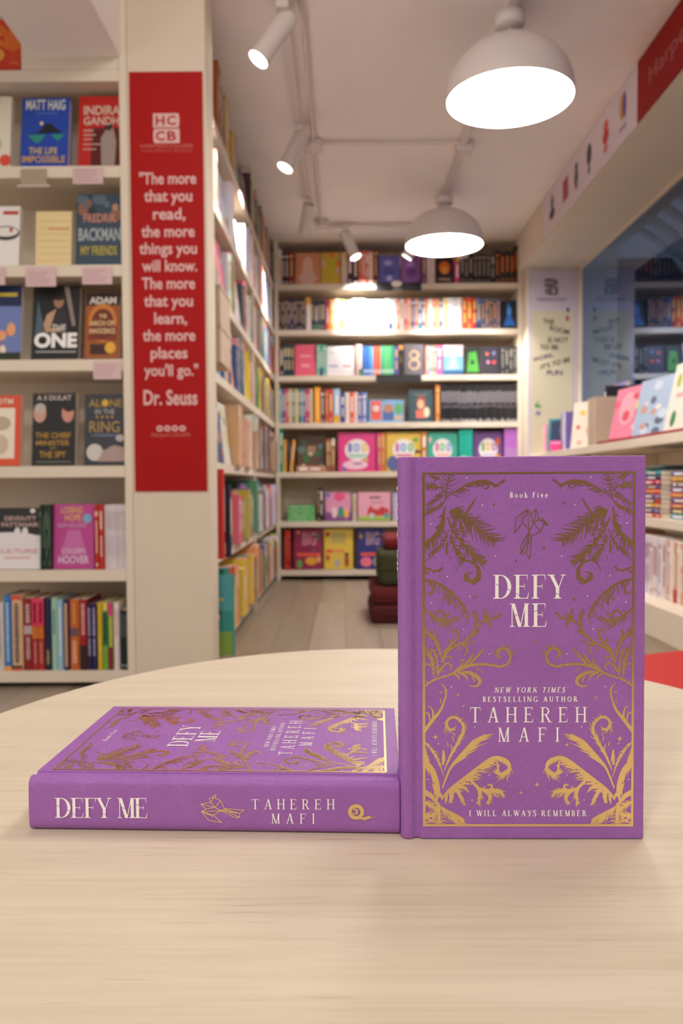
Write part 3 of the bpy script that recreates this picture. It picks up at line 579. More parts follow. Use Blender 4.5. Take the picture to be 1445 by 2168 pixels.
G = [(-22, 3, '#cfc8c0', 1275, d_(.2, .8, .4, '#8c8484')), (5, 20, '#2c78c4', 1258, [(0, .06, 1, '#e8a040')] + d_(.12, .9, .5, '#a8c8e0')), (21, 45, '#dcb48c', 1257, [(0, .03, 1, '#d05030'), (.03, .07, .9, '#484040'), (.94, 1, 1, '#d05030')] + d_(.1, .9, .45, '#5c4c48')),
     (47, 66, '#8c1c20', 1263, d_(.66, .92, .5, '#c8a8a0') + [(.5, .62, .95, '#b8a4a4')] + d_(.15, .46, .5, '#c09898')), (66, 79, '#a82c28', 1264, [(.62, 1, 1, '#dc3c60'), (.44, .61, 1, '#c86c24')] + d_(.66, .94, .5, '#f0b0bc') + d_(.1, .4, .5, '#c87c70')), (79, 92, '#a82c28', 1264, [(.62, 1, 1, '#dc3c60'), (.44, .61, 1, '#c86c24')] + d_(.66, .94, .5, '#f0b0bc') + d_(.1, .4, .5, '#c87c70')),
     (93, 107, '#1c2448', 1264, d_(.08, .28, .4, '#a89858')), (108, 122, '#9cc4b0', 1263, d_(.5, .85, .4, '#5c8c80')), (122, 134, '#98bcd4', 1268, d_(.2, .9, .4, '#d8e4ec')), (135, 147, '#302c58', 1268, [(.05, .95, .5, '#c09878')]),
     (148, 170, '#c06428', 1267, [(.48, .6, .8, '#6c4c58')] + d_(.1, .42, .5, '#e0a880') + d_(.66, .95, .3, '#d88c50')), (171, 186, '#9c1c20', 1269, [(0, .35, 1, '#241c18')] + d_(.5, .95, .55, '#d89c98')), (187, 197, '#2c2454', 1277, d_(.22, .48, .5, '#a49cc0') + d_(.52, .95, .55, '#a49cc0')), (197, 208, '#2c2454', 1277, d_(.22, .48, .5, '#a49cc0') + d_(.52, .95, .55, '#a49cc0')),
     (209, 221, '#ccaa24', 1276, d_(.1, .5, .3, '#e0cc60')), (222, 232, '#6cac44', 1276, [(.36, .86, 1, '#2c7040'), (.88, 1, 1, '#d8c058')] + d_(.4, .84, .4, '#a8d0b0')), (233, 243, '#a8b84c', 1276, [(0, .34, 1, '#7c1c24'), (.8, 1, 1, '#c8407c')]), (245, 258, '#dcd0d0', 1276, d_(.5, .9, .4, '#d8a0a0')), (260, 268, '#14282a', 1290, d_(.55, .93, .6, '#5c6460') + [(.05, .09, .4, '#a8b0a8')]), (268, 276, '#14282a', 1290, d_(.55, .93, .6, '#5c6460') + [(.05, .09, .4, '#a8b0a8')])]
for (u0, u1, c, vt, bd) in G: r.spines(u0 * .968, u1 * .968, 1, [c], vt, bands=bd, d=.15)
# price cards hanging from the shelf edges
for (u0, u1, v0, v1, z, lb) in ((166, 229, 350, 383, LTOP[1], 'small pink price card hanging below the red biography'), (63, 127, 556, 596, LTOP[2], 'small pale price card hanging below the pale yellow book'), (182, 245, 554, 590, LTOP[2], 'small pink price card hanging below the slate blue novel'),
                                (-30, 20, 558, 594, LTOP[2], 'small white price card at the left frame edge'), (202, 261, 760, 797, LTOP[3], 'small pink price card hanging below the orange arch paperback')):
    e = empty('price_card', ((u0 - 730) * K, 2.5, z)); tag(e, lb, 'card', 'price cards on the left bookcase')
    wd = (u1 - u0) * K; ht = (v1 - v0) * K
    obj('card', boxm('c', 0, wd, -.003, -.001, -ht - .008, -.008, mat('#d2b4b4', .5)), e)
    mb = MB(); g = random.Random(u0); pl = lambda u, v: (u, -.0033, v)
    for k in range(4): rect(mb, .008, wd - .008 - g.random() * .03, -ht + .002 + k * .010, -ht + .0045 + k * .010, pl, mat('#b08c90', .6))
    obj('printed_lines', mb, e)
e = empty('card_holder', ((50 - 730) * K, 2.5, LTOP[1])); tag(e, 'empty clear card holder below the blue sea rock book', 'holder')
obj('lip', boxm('l', 0, .1, -.008, -.003, -.066, -.060, mat('#c8c0b0', .2), .001), e); obj('strip', boxm('l', .01, .09, -.003, -.001, -.066, -.01, mat('#a89880', .2)), e)

# ---- the aisle bookcase, near bay book by book
MAI = Matrix.Translation((-.460, 2.645, 0)) @ Matrix.Rotation(R(90), 4, 'Z')
APH = ['top shelf', 'second shelf', 'third shelf', 'fourth shelf', 'fifth shelf', 'sixth shelf', 'bottom shelf']
PAL = [['#4c3038', '#b86c3c', '#5c6c8c', '#c8a860', '#38343c', '#a0705c', '#7c8c4c', '#886878'], ['#e8e4ec', '#d0dcf0', '#e0705c', '#f0ece8', '#98b4e0', '#e8c8c8'], ['#3c8c3c', '#e0d0c0', '#c4c850', '#3c3c44', '#c0c8d0', '#e8e0e4', '#d8607c'],
       ['#e8cc58', '#f09040', '#c8b8c8', '#5c94a8', '#34508c', '#e49ca0', '#28706c'], ['#d8dccc', '#2c4c7c', '#e0a890', '#b8c0d0', '#3c6c7c', '#c8a078'], ['#b8b048', '#e08048', '#c8607c', '#6c8cb0', '#8c6ca8', '#58986c', '#d86838'], ['#2c8880', '#8cb83c', '#c84c38', '#e0c04c', '#3c5c9c', '#e8a070']]
for i, z in enumerate(TOPS):
    g = random.Random(40 + i)
    rr = Row(aisle, MAI, z, 'aisle bookcase', APH[i], 'books on the %s of the aisle bookcase' % APH[i], lambda u: u, None)
    rr.sp = APH[i]
    x = {3: .27, 5: .112, 6: .056}.get(i, .02)
    while x < 1.44:
        top = (TOPS[i - 1] - .036 if i else CZ - .01) - z
        if g.random() < .28 and x < 1.25:
            wd = g.uniform(.13, .19); h = min(top - .03, wd * g.uniform(1.2, 1.45)); c = g.choice(PAL[i])
            rr.face(x, x + wd, c, h=h, art=blobs(PAL[(i + 2) % 7], 6, g.randrange(99)), t=.02, lean=6, dep=.0)
            x += wd + .006
        else:
            n = g.randrange(2, 6); t = g.uniform(.012, .032); h = min(top - .025, g.uniform(.19, .27)); c = g.choice(PAL[i])
            n = min(n, int((1.46 - x) / t))
            if n < 1: break
            rr.spines(x, x + n * t, n, [c] if g.random() < .4 else [g.choice(PAL[i]) for _ in range(n)], h=h, d=min(.17, h * .72), dep=-.02 if i > 3 else .002)
            x += n * t + .001
# far bay: a row of closely packed books per shelf
mb = MB()
for i, z in enumerate(TOPS):
    g = random.Random(70 + i); x = 1.506
    top = (TOPS[i - 1] - .036 if i else CZ) - z
    while x < 2.60:
        t = g.uniform(.008, .026); h = min(top - .02, g.uniform(.17, .25)); d = g.uniform(.12, .17); y0 = g.uniform(0, .01) - (.02 if i > 3 else 0)
        if x + t > 2.62: break
        mb.box(x, x + t - .0008, y0, y0 + d, z + .0003, z + h, mat(g.choice(PAL[i] + PAL[(i + 3) % 7]), .5))
        rect(mb, x + t * .25, x + t * .75, z + h * .3, z + h * .8, (lambda u, v: (u, y0 - .0006, v)), mat(g.choice(['#e8e0d0', '#302c30', '#d8b878']), .5))
        x += t
o = obj('packed_books', mb, None); o.matrix_world = MAI; tag(o, 'closely packed mixed books in the far bay of the aisle bookcase', 'books', kind='stuff')
# two beige boxes on the fourth shelf of the aisle bookcase, nearest the pillar
for k, (lb, hh) in enumerate((('lower of two beige cartons stacked on the aisle bookcase by the banner', .125), ('upper of two beige cartons stacked on the aisle bookcase by the banner', .13))):
    e = empty('carton', (0, 0, 0)); e.matrix_world = MAI @ Matrix.Translation((.02, -.052, TOPS[3] + .0005 + (.0 if k == 0 else .127))); tag(e, lb, 'box', 'beige cartons on the aisle bookcase')
    obj('body', boxm('b', 0, .22, 0, .2, 0, hh - .012, mat('#bfa992', .8), .002), e); obj('lid', boxm('b', -.002, .222, -.002, .202, hh - .0115, hh, mat('#bfa992', .8), .001), e)
    mb = MB(); pl = lambda u, v: (-.0006, u, v); disc(mb, .06, .05, .018, .025, pl, mat('#8c7a6a', .8)); disc(mb, .06, .05, .014, .02, lambda u, v: (-.0009, u, v), mat('#bfa992', .8)); rect(mb, .02, .024, .02, .09, pl, mat('#8c7a6a', .8)); obj('printed_figure', mb, e)
# big picture books that stick out of the two lowest shelves
for (x0, y, t, h, d, c, z, lb, art) in ((.01, -.085, .022, .27, .24, '#2f8a86', TOPS[6], 'tall teal penguin picture book sticking out of the lowest aisle shelf', combo(RC(0, 1, .55, 1, '#4a98a0'), RC(0, 1, .0, .3, '#7c9c44', 1.2), DC(.78, .5, .06, .09, '#28282c', 3), DC(.78, .48, .04, .06, '#e8e4d8', 4), DC(.75, .25, .06, .07, '#c0a088', 3), DC(.72, .85, .04, .03, '#a04838', 3), DC(.8, .7, .09, .02, '#c0b050', 3))),
                                    (.035, -.08, .016, .26, .23, '#84a848', TOPS[6], 'green edged picture book behind the teal penguin book', None),
                                    (.01, -.055, .02, .30, .2, '#c03028', TOPS[5], 'slim bright red book sticking out of the aisle bookcase by the pillar', None), (.034, -.03, .02, .27, .2, '#b8a8a0', TOPS[5], 'pale grey book behind the slim bright red one', None),
                                    (.08, -.065, .04, .25, .2, '#20203c', TOPS[5], 'dark navy boxed book with a white barcode label in the aisle bookcase', combo(RC(.7, .95, .04, .2, '#b8b0a8'), DC(.8, .3, .05, .03, '#a88c88')))):
    a = combo(*( [art] if art else [])) if art else None
    M = MAI @ Matrix.Translation((x0 + t / 2, y, z + .0005))
    # mirrored print: the cover that faces the viewer is the back one, so turn the book
    o = book(M, t, h, d, c, lb, None, True, [(.3, .8, .4, '#e8e0d0')])
    if a:
        m2 = MB(); tx = MB(); pf = lambda L: (lambda u, v: (-t / 2 - .0004 * L, .003 + (1 - u) * (d - .006), v * h))
        a(m2, tx, pf); obj('cover_art', m2, o)

# ---- the right counter
MRT = Matrix.Translation((1.2, 5.195, 0)) @ Matrix.Rotation(R(-90), 4, 'Z')
rx = lambda u: 5.195 - 1.2 * 1690 / (u - 730)
def rrow(z, nm): return Row(right, MRT, z, 'low right bookcase', nm, 'books on the %s of the low right bookcase' % nm, lambda x: x, None)
r = rrow(.82, 'counter')
r.spines(.30, .36, 3, ['#f0a0b8', '#e8b0c8'], h=.17); r.face(.40, .62, '#2c8c98', h=.2, art=combo(RC(.06, .94, .35, .94, '#34405c'), RC(.06, .94, .04, .34, '#e84c88', 1.5), RC(.1, .9, .25, .3, '#d8a0d0', 2), DC(.6, .65, .3, .2, '#5060a0', 2)), dep=-.0, yaw=48, label='teal and pink book at the far end of the right counter')
r.spines(.70, .79, 5, ['#8878c8', '#a8a0e0', '#e87c9c', '#ececec'], h=.21); r.face(.84, 1.06, '#ece0d0', h=.25, art=combo(blobs(['#e08050', '#e8c860', '#c85040', '#f0b0a0'], 9, 14, (.05, .1))), yaw=22, label='white book with orange leaf prints on the right counter')
r.face(.98, 1.16, '#8c78bc', h=.33, dep=.17, art=combo(RC(0, .15, 0, 1, '#e87850'), RC(.2, .9, .8, .95, '#b8a0d8')), label='tall purple book at the back of the right counter')
r.spines(1.185, 1.212, 1, ['#242028'], h=.3, dep=.1, d=.14)
r.spines(1.22, 1.24, 1, ['#c8b49c'], h=.235, bands=[]); r.spines(1.242, 1.36, 3, ['#c0ab94', '#b8a48c'], h=.23, bands=[], dep=-.005)
r.face(1.46, 1.72, '#e884a0', h=.25, art=combo(DC(.5, .6, .3, .3, '#f0a8b8'), blobs(['#f0d048', '#e85c80', '#f8d8e0', '#d84858'], 9, 15, (.06, .14)), RC(0, 1, 0, .06, '#b82c3c', 4)), yaw=8, lean=12, label='pink illustrated book leaning on the right counter')
r.face(1.76, 2.06, '#a8bcd4', h=.25, art=combo(blobs(['#c8d4e4', '#e8dcd8', '#58647c', '#c89888', '#88b8a8'], 12, 16, (.05, .13))), yaw=8, lean=12, label='pale blue illustrated book leaning on the right counter')
r.face(2.10, 2.40, '#e4dcd0', h=.27, art=combo(DC(.2, .75, .07, .1, '#b0b040'), DC(.5, .8, .1, .1, '#e07838'), DC(.25, .2, .08, .12, '#2c8040', 2, 12), DC(.6, .35, .07, .12, '#58305c'), RC(.2, .8, .5, .56, '#d8a0a0'), DC(.7, .15, .06, .06, '#b83830')), lean=12, label='white book with scattered fruit and vegetables on the right counter')
r.face(2.45, 2.7, '#d88c9c', h=.26, art=blobs(['#f0d8c8', '#c85c6c'], 8, 17), lean=12)
tr_ = empty('display_tray'); tr_.matrix_world = MRT @ Matrix.Translation((1.42, -.008, .8205)); tag(tr_, 'thin red tray edge under the illustrated books on the right counter', 'tray')
obj('rim', boxm('t', 0, 1.4, -.004, .0, 0, .010, mat('#a83038', .5)), tr_)
r = rrow(.50, 'upper shelf')
r.spines(1.80, 1.85, 2, ['#b02c5c', '#8cc03c'], h=.2, dep=.02)
cs = ['#c84434', '#4c4c98', '#c89430', '#6c5c4c', '#6c4c88', '#e0602c', '#58407c', '#c03050', '#24284c', '#3c98a8']
r.stack(1.87, 2.12, 10, cs, .0185, d=.2, dep=-.0); r.stack(2.16, 2.45, 9, cs[::-1], .02, d=.2); packed(MRT, .06, 1.2, .50, .22, ['#c84434', '#e8e0dc', '#3c98a8', '#e0b040'], 3, 'mixed books on the upper shelf at the far end of the low right bookcase', .18)
hoop = empty('ring_toy'); hoop.matrix_world = MRT @ Matrix.Translation((2.03, .10, .686)); tag(hoop, 'dark striped ring lying on the book pile in the low right bookcase', 'toy')
for k, (rad, c) in enumerate(((.085, '#34444c'), (.068, '#8c5848'), (.05, '#2c4c54'))):
    mbh = MB(); mbh.lathe([(rad + .009 * math.cos(a), .011 + .009 * math.sin(a)) for a in [j * math.pi / 3 for j in range(7)]], 28, (0, 0, 0), mat(c, .6)); obj('ring', mbh.mesh('ring', None, True), hoop)
r = rrow(.205, 'lower shelf')
packed(MRT, .06, 1.2, .205, .2, ['#c84434', '#e8e0dc', '#3c98a8', '#e0b040', '#5878b0'], 4, 'mixed books on the lower shelf at the far end of the low right bookcase', .18)
r.spines(1.72, 1.80, 2, ['#5ca0b8', '#c86850'], h=.23, dep=-.02); r.spines(1.80, 1.86, 2, ['#d86448', '#e08450'], h=.23, dep=-.02); r.spines(1.865, 1.90, 1, ['#5c9c50'], h=.22, dep=-.02); r.spines(1.905, 1.94, 1, ['#c83048'], h=.225, dep=-.02)
r.spines(1.95, 2.25, 10, ['#e0d4d0', '#d8ccd0', '#e0d8d8', '#c8c8dc'], h=.225, light='#b07880', dep=-.02); r.spines(2.26, 2.5, 8, ['#d89878', '#e0d4d0'], h=.22, dep=-.02)

# ------------------------------------------------------------------ signs and banners
def logo(mb, cu, cv, w_, h_, pl, c, cbg):
    """four letters H C / C B knocked out of two rounded blocks"""
    m1, m2 = mat(c, .5), mat(cbg, .5)
    g = .04 * h_
    for (s, row) in (('HC', 1), ('CB', 0)):
        v0 = cv - h_ / 2 + row * (h_ / 2 + g / 2); v1 = v0 + h_ / 2 - g / 2; r_ = (v1 - v0) / 2
        u0, u1 = cu - w_ / 2, cu + w_ / 2; vm = (v0 + v1) / 2
        side = 1 if row else -1
        pts = [(u1 - r_ + r_ * math.cos(a), vm + r_ * math.sin(a)) for a in [-math.pi / 2 + k * math.pi / 8 for k in range(9)]] + [(u0, v1), (u0, v0)]
        if side < 0: pts = [(2 * cu - a, b_) for a, b_ in pts]
        mb.poly([pl(1)(*p) for p in pts], m1)
        for k, ch in enumerate(s):
            a = u0 + w_ * (.10 + .43 * k); put_text(mb, ch, (a, a + w_ * .34, v0 + (v1 - v0) * .16, v1 - (v1 - v0) * .16), pl(2), m2, .03)
ban = empty('banner', ((432 - 730) * K - .06, 2.499, 1.3)); tag(ban, 'tall red banner with a pale rhyming quotation hung on the pillar', 'banner')
bz = lambda v: .64 + ZT(v) * 2.5
X0, X1 = -.656, -.430
ban.location = (X0, 2.4995, bz(1038))
W_, H_ = X1 - X0, bz(150) - bz(1038)
obj('sheet', boxm('s', 0, W_, -.004, 0, 0, H_, mat('#a30808', .6, 0, 0, .2), .0008), ban)
mb = MB(); PT = '#d8b0ac'
pl = lambda L: (lambda u, v: (u * W_, -.004 - .0005 * L, v))
fy = lambda v: bz(v) - bz(1038)
lines = [('"The more', 375, 292, 412), ('that you', 412, 303, 404), ('read,', 450, 322, 390), ('the more', 487, 298, 410), ('things you', 523, 294, 415), ('will know.', 560, 300, 416), ('The more', 597, 300, 412), ('that you', 634, 305, 408), ('learn,', 671, 327, 396), ('the more', 707, 303, 414), ('places', 744, 320, 398), ("you'll go.\"", 781, 307, 421)]
def ux(u, v): # pixel on the banner to 0..1 (it leans a little with the lens)
    a = 268 + (v - 150) * .0248; b_ = 422 + (v - 150) * .0236; return (u - a) / (b_ - a)
for s, v, a, b_ in lines:
    vs2, fs2, x0, x1, y0, y1 = text_geo(s, .022); px = 24 / .72   # px per font unit
    put_text(mb, s, (ux(a, v), ux(b_, v), fy(v) - .018 + y0 * px * K, fy(v) - .018 + y1 * px * K), pl(1), mat(PT, .5), .022)
obj('quotation_lettering', mb, ban)
mb = MB(); put_text(mb, 'Dr. Seuss', (ux(306, 840), ux(420, 840), fy(856), fy(823)), pl(1), mat(PT, .5), .025); obj('signature_lettering', mb, ban)
mb = MB(); pu = lambda L: (lambda u, v: pl(L)(u, v)); logo(mb, ux(348, 265), fy(270), .36, .09, pu, '#d8b0ac', '#a81414')
put_text(mb, 'HARPERCOLLINS', (ux(294, 307), ux(404, 307), fy(311), fy(303)), pl(1), mat('#c47068', .5), .0); put_text(mb, "CHILDREN'S BOOKS", (ux(296, 316), ux(402, 316), fy(320), fy(314)), pl(1), mat('#b85850', .5), 0)
obj('emblem', mb, ban)
mb = MB()
for k in range(4): disc(mb, ux(341 + 16 * k, 905), fy(905), .046, .0095, pl(1), mat(PT, .5), 14); disc(mb, ux(341 + 16 * k, 905), fy(905), .02, .004, pl(2), mat('#a81414', .5), 8)
put_text(mb, '/HarperCollinsIN', (ux(322, 920), ux(405, 920), fy(925), fy(914)), pl(1), mat('#c47068', .5), 0); obj('icon_row', mb, ban)

# poster on the pier
kp = 5.16 / 1690; pz = lambda v: CAM_Z + ZT(v) * 5.16; pxx = lambda u: (u - 730) * kp * .994
po = empty('poster', (pxx(1119), 5.159, pz(968))); tag(po, 'tall white and cream poster with handwritten slogan on the narrow wall', 'poster')
PW, PHt = pxx(1222) - pxx(1118), pz(575) - pz(968)
obj('sheet', boxm('s', 0, PW, -.004, 0, 0, PHt, mat('#c9bcc6', .5)), po); obj('cream_panel', boxm('s', .02, PW - .03, -.0055, -.004, .005, pz(662) - pz(968), mat('#cfc4a4', .5)), po)
mb = MB(); pl = lambda L: (lambda u, v: (pxx(u) - pxx(1118), -.0056 - .0008 * L, pz(v) - pz(968)))
plf = lambda L: (lambda u, v: pl(L)(u, -v))
logo(mb, 1166, -611, 27, 34, plf, '#3a3036', '#c9bcc6')
put_text(mb, 'HARPERCOLLINS', (1136, 1197, -641, -634), plf(1), mat('#85788a', .5), .01); obj('emblem', mb, po)
mb = MB()
for s, u0, u1, v, c in (('THE', 1149, 1172, 685, '#3c3428'), ('ROOM', 1163, 1204, 703, '#3c3428'), ('IS NOT', 1159, 1202, 724, '#3c3428'), ('TO BE', 1142, 1181, 739, '#3c3428'), ('WORK,', 1127, 1172, 761, '#4c3868'), ("IT'S TO BE", 1144, 1206, 773, '#3c3428'), ('FUN', 1157, 1190, 793, '#4c3868')):
    sl = -.12 if s[0] in 'TRI' and s != 'TO BE' else .12
    sl = {'WORK,': .25, "IT'S TO BE": .28, 'ROOM': -.25, 'THE': -.1}.get(s, 0)
    f = lambda u, vv: pl(1)(u, -vv - sl * (u - (u0 + u1) / 2)); put_text(mb, s, (u0, u1, -v - 5, -v + 6), f, mat(c, .6), .02)
obj('slogan_lettering', mb, po)
mb = MB(); mb.poly([pl(1)(*p) for p in ((1131, 862), (1139, 850), (1137, 862), (1145, 856), (1142, 862), (1148, 866), (1134, 866))], mat('#3c9058', .6)); disc(mb, 1139, -878, 6, 5, lambda u, v: pl(1)(u, -v), mat('#8c84a8', .6))
disc(mb, 1201, -660, 3, 5, lambda u, v: pl(1)(u, -v), mat('#3c3438', .6)); disc(mb, 1200, -678, 4, 6, lambda u, v: pl(1)(u, -v), mat('#a85868', .6)); obj('small_pictures', mb, po)

# valance vinyl on the alcove beam
vz = lambda y, v: .64 + (1025 - v) / 1690 * y
yv = lambda u: 1.137 * 1690 * 1.013 / (u - 730)
va = empty('fascia_sign', (1.136, yv(1156), 2.018)); tag(va, 'long white fascia strip with small emblems along the right beam', 'sign')
Lw = yv(1156) - yv(1353)
obj('sheet', boxm('s', -.004, 0, -Lw, 0, 0, .232, mat('#dccfd6', .6, 0, 0, .2)), va)
def vpl(u, v): return (-.0050, yv(u) - yv(1156), v)
def mark(f): mb = MB(); f(mb); obj('emblem', mb, va)
sq = lambda uc, hw, v0, v1, c: (lambda mb: mb.poly([(-.005, yv(uc) - yv(1156) + hw, v0), (-.005, yv(uc) - yv(1156) - hw, v0), (-.005, yv(uc) - yv(1156) - hw, v1), (-.005, yv(uc) - yv(1156) + hw, v1)], mat(c, .5)))
ell = lambda uc, du, v0, rv, ru, c, L=0: (lambda mb: disc(mb, 0, v0, ru, rv, lambda a, b_: (-.005 - .0006 * L, yv(uc) - yv(1156) - a + du, b_), mat(c, .5), 14))
mark(lambda mb: (ell(1174, 0, .14, .035, .03, '#3c3438')(mb), ell(1174, 0, .08, .03, .055, '#3c3438', 1)(mb), ell(1174, 0, .16, .03, .012, '#6c6068', 1)(mb)))
mark(lambda mb: (sq(1202, .05, .06, .17, '#a83438')(mb)))
mark(lambda mb: (ell(1225, 0, .15, .025, .025, '#3c3438')(mb), ell(1225, 0, .1, .04, .035, '#5c5458', 1)(mb), sq(1225, .025, .05, .06, '#3c3438')(mb)))
mark(lambda mb: (ell(1252, 0, .13, .05, .035, '#3a3438')(mb), ell(1252, 0, .06, .02, .015, '#3a3438', 1)(mb)))
mark(lambda mb: (ell(1287, 0, .15, .03, .03, '#d05050')(mb), ell(1287, 0, .11, .03, .04, '#c02828', 1)(mb), ell(1287, 0, .06, .02, .03, '#d07878', 1)(mb)))
mark(lambda mb: (ell(1323, .02, .14, .05, .018, '#8cb040')(mb), ell(1323, .008, .14, .05, .018, '#d8a040', 1)(mb), ell(1323, -.008, .14, .05, .018, '#d04040', 2)(mb), ell(1323, -.022, .14, .05, .016, '#5050a8', 3)(mb), sq(1323, .04, .05, .06, '#6c6488')(mb)))
vr = empty('fascia_sign', (1.136, yv(1353), 2.018)); tag(vr, 'red fascia panel with pale lettering at the near end of the right beam', 'sign')
obj('sheet', boxm('s', -.0045, 0, -1.6, 0, 0, .232, mat('#8c1010', .6, 0, 0, .15)), vr)
mb = MB(); put_text(mb, 'HarperCollins', (.12, .85, .07, .15), lambda u, v: (-.0053, -u, v), mat('#a85858', .5), 0); obj('lettering', mb, vr)

# ------------------------------------------------------------------ lamps
def lin_emit(strength, c=(1, .96, .92)):
    m, nt, b = nodes('lamp_diffuser'); b.inputs['Base Color'].default_value = (*c, 1); b.inputs['Emission Color'].default_value = (*c, 1); b.inputs['Emission Strength'].default_value = strength; return m
DIFF = lin_emit(52.0); LENS = lin_emit(14.0)
def pendant(x, y, z, ph):
    e = empty('pendant_lamp', (x, y, z)); tag(e, ph, 'lamp', 'pendant lamps')
    rd = .213; pr = [(rd, 0), (rd + .002, .004)]
    for k in range(1, 13):
        a = k / 12 * math.pi / 2; pr.append((.03 + (rd - .028) * math.cos(a), .004 + .188 * math.sin(a) ** .95))
    outer = pr; inner = [(max(r_ - .003, .001), z_ - .003 if z_ > .01 else z_) for r_, z_ in reversed(pr)]
    mb = MB(); mb.lathe(outer + inner, 64); obj('shade', mb.mesh('shade', WHITEMETAL, True), e)
    mb = MB(); mb.lathe([(0.0001, .012), (rd - .006, .012), (rd - .006, .016), (.0001, .016)], 48); obj('diffuser', mb.mesh('diffuser', DIFF), e)
    mb = MB(); mb.lathe([(.0001, .188), (.028, .188), (.034, .193), (.034, .215), (.0001, .215)], 24); obj('neck', mb.mesh('neck', WHITEMETAL, True), e)
    ztop = CZ - z
    mb = MB(); mb.lathe([(.0001, ztop - .07), (.045, ztop - .07), (.05, ztop - .062), (.05, ztop - .0265), (.0001, ztop - .0265)], 28); obj('canopy_cup', mb.mesh('cup', WHITEMETAL, True), e)
    mb = MB(); mb.tube((0, 0, .23), (0, 0, ztop - .06), .004, 8); obj('cord', mb.mesh('cord', WHITEMETAL), e)
    return e
pendant(.567, 2.76, 1.940, 'large white dome pendant lamp glowing, nearer and higher in view')
pendant(.557, 4.47, 1.955, 'white dome pendant lamp hanging farther back before the end bookcase')
def bar(name, lb, p0, p1, w_=.034, h_=.03, z=CZ, round_=False, cat='track'):
    mb = MB()
    if round_:
        mb.tube((p0[0], p0[1], z - w_ / 2 - .004), (p1[0], p1[1], z - w_ / 2 - .004), w_ / 2, 12); o = obj(name, mb.mesh(name, WHITEMETAL, False))
    else:
        x0, x1 = sorted((p0[0], p1[0])); y0, y1 = sorted((p0[1], p1[1]))
        if x1 - x0 < .001: x0 -= w_ / 2; x1 += w_ / 2
        else: y0 -= w_ / 2; y1 += w_ / 2
        o = obj(name, boxm(name, x0, x1, y0, y1, z - h_, z - .0005, WHITEMETAL, .002))
    tag(o, lb, cat); return o
bar('lighting_track', 'white lighting track on the ceiling carrying the left spotlights', (-.195, 1.2), (-.195, 4.9), .03, .028)
bar('conduit_pipe', 'thin white conduit running along the ceiling beside the left track', (-.135, 1.2), (-.135, 4.9), .02, round_=True, cat='pipe')
bar('conduit_pipe', 'thin white conduit crossing the middle of the ceiling', (-.10, 3.8), (.545, 3.8), .016, round_=True, cat='pipe')
bar('lighting_track', 'white lighting track on the ceiling carrying the two pendants', (.565, 1.0), (.565, 4.7), .034, .026)
bar('lighting_track', 'white cross track on the ceiling nearest the end bookcase', (-.12, 4.99), (.74, 4.99), .032, .026)
# little junction boxes
for i, (x, y, lb) in enumerate(((-.135, 3.8, 'small white junction box on the left conduit'), (.575, 3.84, 'small white junction box on the pendant track'), (-.13, 4.93, 'small white junction box at the far track corner'))):
    tag(obj('junction_box', boxm('j', x - .04, x + .04, y - .04, y + .04, CZ - .047, CZ - .0005, WHITEMETAL, .006)), lb, 'box')
def spotlight(mount, tgt, lb, L=.17, rd=.031, energy=60, deg=38, on=True, aim=None):
    """mount = point on ceiling track, tgt = point the can points at"""
    e = empty('track_spotlight', mount); tag(e, lb, 'spotlight', 'track spotlights')
    m = Vector(mount); d = (Vector(tgt) - m).normalized()
    mb = MB(); mb.box(-.02, .02, -.05, .05, -.058, -.03); obj('adapter', mb.mesh('adapter', WHITEMETAL), e)
    piv = Vector((0, 0, -.085)); mb = MB(); mb.tube((0, 0, -.05), piv, .009, 10); obj('stem', mb.mesh('stem', WHITEMETAL), e)
    a = piv - d * .035; b_ = piv + d * (L - .035)
    mb = MB(); mb.tube(a, b_, rd, 24, None, False); mb.tube(a, a + d * .002, rd, 24); 
    qd = d.to_track_quat('Z', 'Y')
    o = obj('can', mb.mesh('can', WHITEMETAL, False), e)
    mb = MB(); mb.tube(b_ - d * .008, b_ - d * .004, rd * .93, 24); obj('lens', mb.mesh('lens', LENS if on else mat('#3c3838', .3)), e)
    if on:
        l = spot('beam', m + b_ + d * .004, aim or tgt, energy, deg); w_ = l.matrix_basis.copy(); l.parent = e; l.matrix_parent_inverse = Matrix.Translation(-m)
    return e
spotlight((-.195, 2.70, CZ), (-.315, 2.66, 2.06), 'white can spotlight nearest the viewer on the left track', .19, .034, 150, 46, aim=(-.56, 2.90, 1.75))
spotlight((-.195, 3.60, CZ), (-.29, 3.56, 2.05), 'second white can spotlight along the left track', .18, .034, 110, 46, aim=(-.62, 3.75, 1.72))
spotlight((-.195, 4.50, CZ), (-.26, 4.65, 2.02), 'third white can spotlight, turned away, far along left track', .17, .032, 80, 46, aim=(-.62, 4.75, 1.5))
spotlight((.02, 4.99, CZ), (.085, 4.96, 2.10), 'white can spotlight on the cross track, lens lit, before the books', .18, .033, 75, 56, aim=(.13, 5.42, 1.72))
spotlight((.47, 4.99, CZ), (.36, 5.02, 2.08), 'white can spotlight half hidden behind the far pendant', .18, .033, 60, 60, aim=(.95, 5.35, 1.2))
spotlight((.70, 4.99, CZ), (.78, 5.05, 2.05), 'white can spotlight at the right end of the cross track', .17, .033, 48, 50, aim=(1.22, 5.22, .95))

